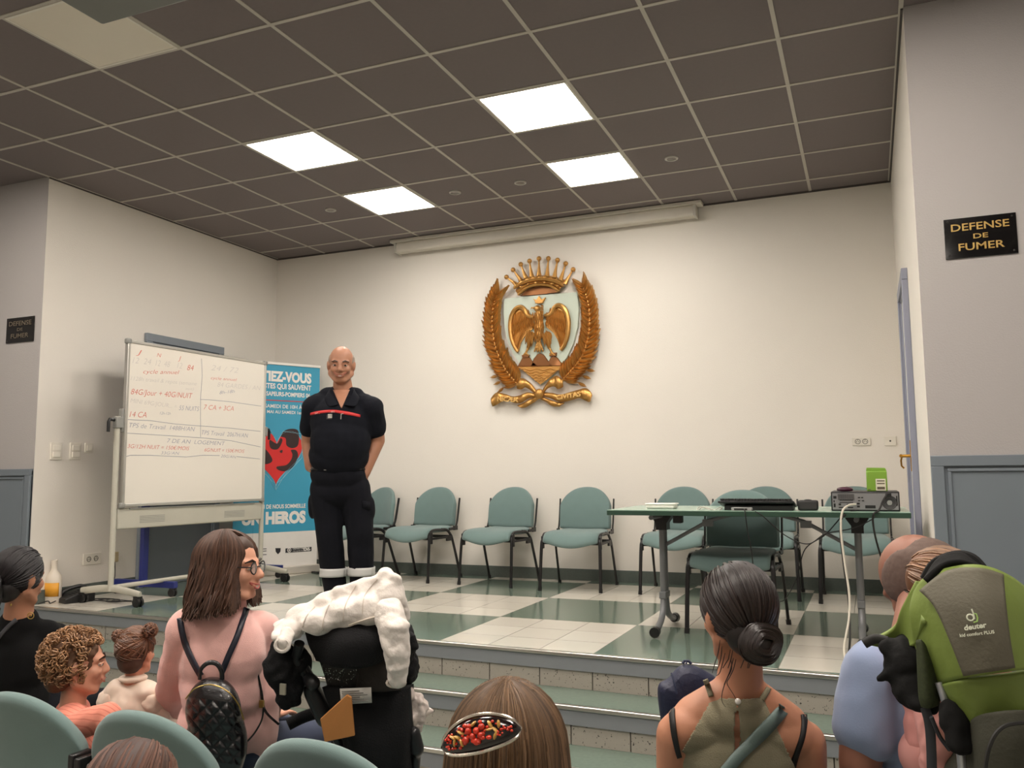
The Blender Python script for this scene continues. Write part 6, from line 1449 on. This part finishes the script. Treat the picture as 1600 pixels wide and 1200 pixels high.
cloth([[z_(1432,926,.05), z_(1446,905,.03), z_(1480,890,-.0), z_(1530,885,-.02), z_(1580,905,.0), z_(1625,945,.05)],
       [z_(1424,960,.04), z_(1450,950,.0), z_(1485,945,-.05), z_(1540,940,-.07), z_(1595,950,-.05), z_(1650,980,.02)],
       [z_(1434,1010,.04), z_(1460,1010,-.02), z_(1500,1008,-.08), z_(1560,1004,-.10), z_(1610,1006,-.07), z_(1660,1020,.02)],
       [z_(1464,1072,.02), z_(1482,1066,-.04), z_(1510,1058,-.09), z_(1565,1050,-.11), z_(1612,1046,-.09), z_(1665,1050,.0)]], 'back_shell', M_GRN, cc, thick=.012)
pan = cloth([[z_(1438,924,-.005), z_(1480,893,-.03), z_(1530,889,-.045), z_(1566,899,-.04)], [z_(1462,950,-.05), z_(1495,944,-.078), z_(1535,938,-.09), z_(1570,940,-.09)],
       [z_(1484,1000,-.085), z_(1515,1000,-.105), z_(1548,998,-.12), z_(1576,996,-.115)], [z_(1506,1056,-.105), z_(1530,1052,-.120), z_(1560,1047,-.13), z_(1584,1043,-.125)]], 'centre_panel', M_OL2, cc, thick=.008)
cloth([[z_(1467,1070,.0), z_(1500,1062,-.08), z_(1560,1054,-.10), z_(1620,1048,-.08), z_(1670,1050,.0)], [z_(1478,1100,.0), z_(1508,1102,-.07), z_(1560,1100,-.10), z_(1620,1098,-.08), z_(1675,1098,.0)], [z_(1500,1140,.01), z_(1520,1146,-.06), z_(1560,1150,-.09), z_(1620,1150,-.08), z_(1680,1150,.0)], [z_(1515,1200,.01), z_(1535,1205,-.05), z_(1570,1210,-.08), z_(1620,1210,-.07), z_(1680,1210,.0)]], 'lower_pouch', M_GRN, cc, thick=.012, amp=.006)
cloth([[z_(1514,1140,-.04), z_(1528,1122,-.09), z_(1556,1112,-.125), z_(1600,1110,-.13), z_(1660,1116,-.08)], [z_(1510,1170,-.04), z_(1534,1165,-.11), z_(1565,1160,-.14), z_(1605,1158,-.15), z_(1665,1160,-.1)], [z_(1512,1230,-.04), z_(1534,1232,-.11), z_(1565,1234,-.14), z_(1605,1234,-.15), z_(1665,1232,-.1)]], 'dark_pocket', M_OL3, cc, thick=.014)
mb = MB(); mb.tube([z_(x, y, -.165) for x, y in cat_([(1538,1215),(1545,1170),(1562,1140),(1590,1130),(1640,1132)], 5)], .0035, 6); mb.build('pocket_piping', mat('black_piping', (26, 26, 24), .6), cc)
cloth([[z_(1434,908,.07), z_(1440,930,.05), z_(1446,972,-.01)], [z_(1412,948,.09), z_(1424,972,.07), z_(1438,998,.02)], [z_(1394,982,.11), z_(1412,998,.10), z_(1432,1008,.04)], [z_(1350,1004,.14), z_(1385,1012,.12), z_(1412,1014,.09)]], 'shoulder_wing', M_GRN, cc, thick=.012)
mb = MB(); mb.tube(cat_([z_(1350,1006,.12), z_(1368,998,.11), z_(1388,1002,.09)], 4), .010, 8, flat=.5); mb.build('wing_edge', MATS['black_piping'], cc)
M_CMB = mat('black_padding', (24, 24, 24), .85, bump=.2, spec=.2)
b = Blob(); b.e(z_(1418,1035,.08), (.045, .05, .055), Rst); b.e(z_(1428,1072,.06), (.040, .045, .050), Rst); b.e(z_(1442,1098,.03), (.032, .035, .022), Rst); b.c(z_(1405,1045,.08), z_(1376,1060,.08), .016, .012); b.c(z_(1395,1020,.09), z_(1388,1010,.09), .02, .02); b.build('side_padding', M_CMB, cc, vox=.006, amp=.006, nscale=30)
cloth([[z_(1432,1000,.0), z_(1440,1000,-.01), z_(1446,1010,-.01)], [z_(1434,1040,-.0), z_(1446,1042,-.02), z_(1458,1046,-.01)], [z_(1436,1085,.0), z_(1452,1092,-.02), z_(1468,1090,-.0)], [z_(1440,1104,.0), z_(1452,1106,-.01), z_(1464,1102,.0)]], 'side_mesh', mat('green_black_mesh', (52, 60, 34), .8, var=.5, scale=180), cc, thick=.004)
mb = MB(); mb.tube([z_(1467,1066,-.02), z_(1475,1090,-.03), z_(1483,1112,-.03)], .0075, 12); mb.tube([z_(1498,1160,-.05), z_(1502,1180,-.05), z_(1505,1215,-.05)], .0085, 12); mb.build('frame_tube', mat('brushed_aluminium', (186, 190, 196), .3, .7), cc)
mb = MB(); mb.tube([z_(1483,1112,-.03), z_(1498,1160,-.05)], .0075, 12); mb.tube([z_(1505,1215,-.05), z_(1515,1380,.0), z_(1530,1500,.08)], .0085, 10); mb.tube([z_(1640,1060,.05), z_(1650,1200,.05), z_(1650,1500,.1)], .0085, 10); mb.build('lower_frame', MATS['brushed_aluminium'], cc)
b = Blob(); b.c(z_(1488,1112,-.05), z_(1498,1160,-.07), .024, .026); b.c(z_(1482,1105,-.04), z_(1500,1130,-.06), .018, .02); b.build('knuckle', M_CMB, cc, vox=.006, amp=.006, nscale=30)
mb = MB(); mb.tube([z_(x, y, .0) for x, y in cat_([(1445,1105),(1452,1130),(1455,1165),(1456,1205)], 4)], .009, 8, flat=.3); mb.tube([z_(x, y, -.02) for x, y in cat_([(1455,1120),(1468,1150),(1484,1172)], 4)], .004, 6); mb.build('webbing', mat('grey_webbing', (50, 52, 58), .7), cc)
mb = MB(); mb.tube(cat_([z_(1445,905,.06), z_(1462,880,.05), z_(1495,868,.03), z_(1520,873,.01), z_(1538,892,-.01)], 5), [.010]*21, 8); cloth([[z_(1450,902,.04), z_(1470,874,.03), z_(1500,866,.02), z_(1536,888,.0)], [z_(1446,908,.0), z_(1472,886,.0), z_(1500,880,-.01), z_(1532,890,-.02)]], 'head_pad', M_CMB, cc, thick=.012); mb.build('head_pad_edge', M_CMB, cc)
b = Blob(); c = z_(1560,1260,.05); b.e(c, (.12, .08, .14), Rst); b.build('carrier_seat', M_OL3, cc, vox=.012)
# printed logo on the panel
M_PRT = mat('pale_print', (206, 210, 190), .6)
def pan_pt(x, y): return on_surface(pan_s, x, y, .009) or z_(x, y, -.13)
pan_s = pan
mb = MB(); P0, P1 = pan_pt(1507, 985), pan_pt(1542, 980); upv = (pan_pt(1520,960)-pan_pt(1524,985)).normalized(); Nn = (P1-P0).cross(upv).normalized(); 
if Nn.dot(CF) > 0: Nn = -Nn
put_text(mb, 'deuter', P0, P1, .0095, upv, Nn, off=.001, bold=.03); P0, P1 = pan_pt(1500, 995.5), pan_pt(1554, 989.5); put_text(mb, 'kid comfort PLUS', P0, P1, .0058, upv, Nn, off=.001, bold=.02)
c = pan_pt(1516, 964); X_ = (pan_pt(1526,964)-c).normalized()
def lg(u, v): return c+X_*u+upv*v+Nn*.001
mb.tube([lg(.0055*math.cos(a), .0055*math.sin(a)-.001) for a in [i*.45 for i in range(14)]], .0014, 5, closed=True); mb.tube([lg(.0062, -.004), lg(.0058, .006), lg(.004, .014)], .0014, 5); mb.build('printed_logo', M_PRT, cc, smooth=False)
mb = MB(); mb.tube([lg(.006, .006), lg(.0105, .005), lg(.0115, -.002), lg(.010, -.008), lg(.004, -.010)], .0014, 5); mb.build('green_logo_stroke', mat('pale_green_print', (150, 186, 100), .6), cc, smooth=False)

# every empty sits at the base of its thing
def rebase(e):
    pts = []
    def walk(o, off):
        for ch in o.children:
            p = off+ch.location
            if ch.type == 'MESH': pts.extend(p+V(c) for c in ch.bound_box)
            walk(ch, p)
    walk(e, V((0, 0, 0)))
    base = V(((min(p.x for p in pts)+max(p.x for p in pts))/2, (min(p.y for p in pts)+max(p.y for p in pts))/2, min(p.z for p in pts)))
    e.location = e.location+base
    for ch in e.children: ch.location = ch.location-base
for e in (st, cc, cl, sb): rebase(e)
bpy.context.view_layer.update()
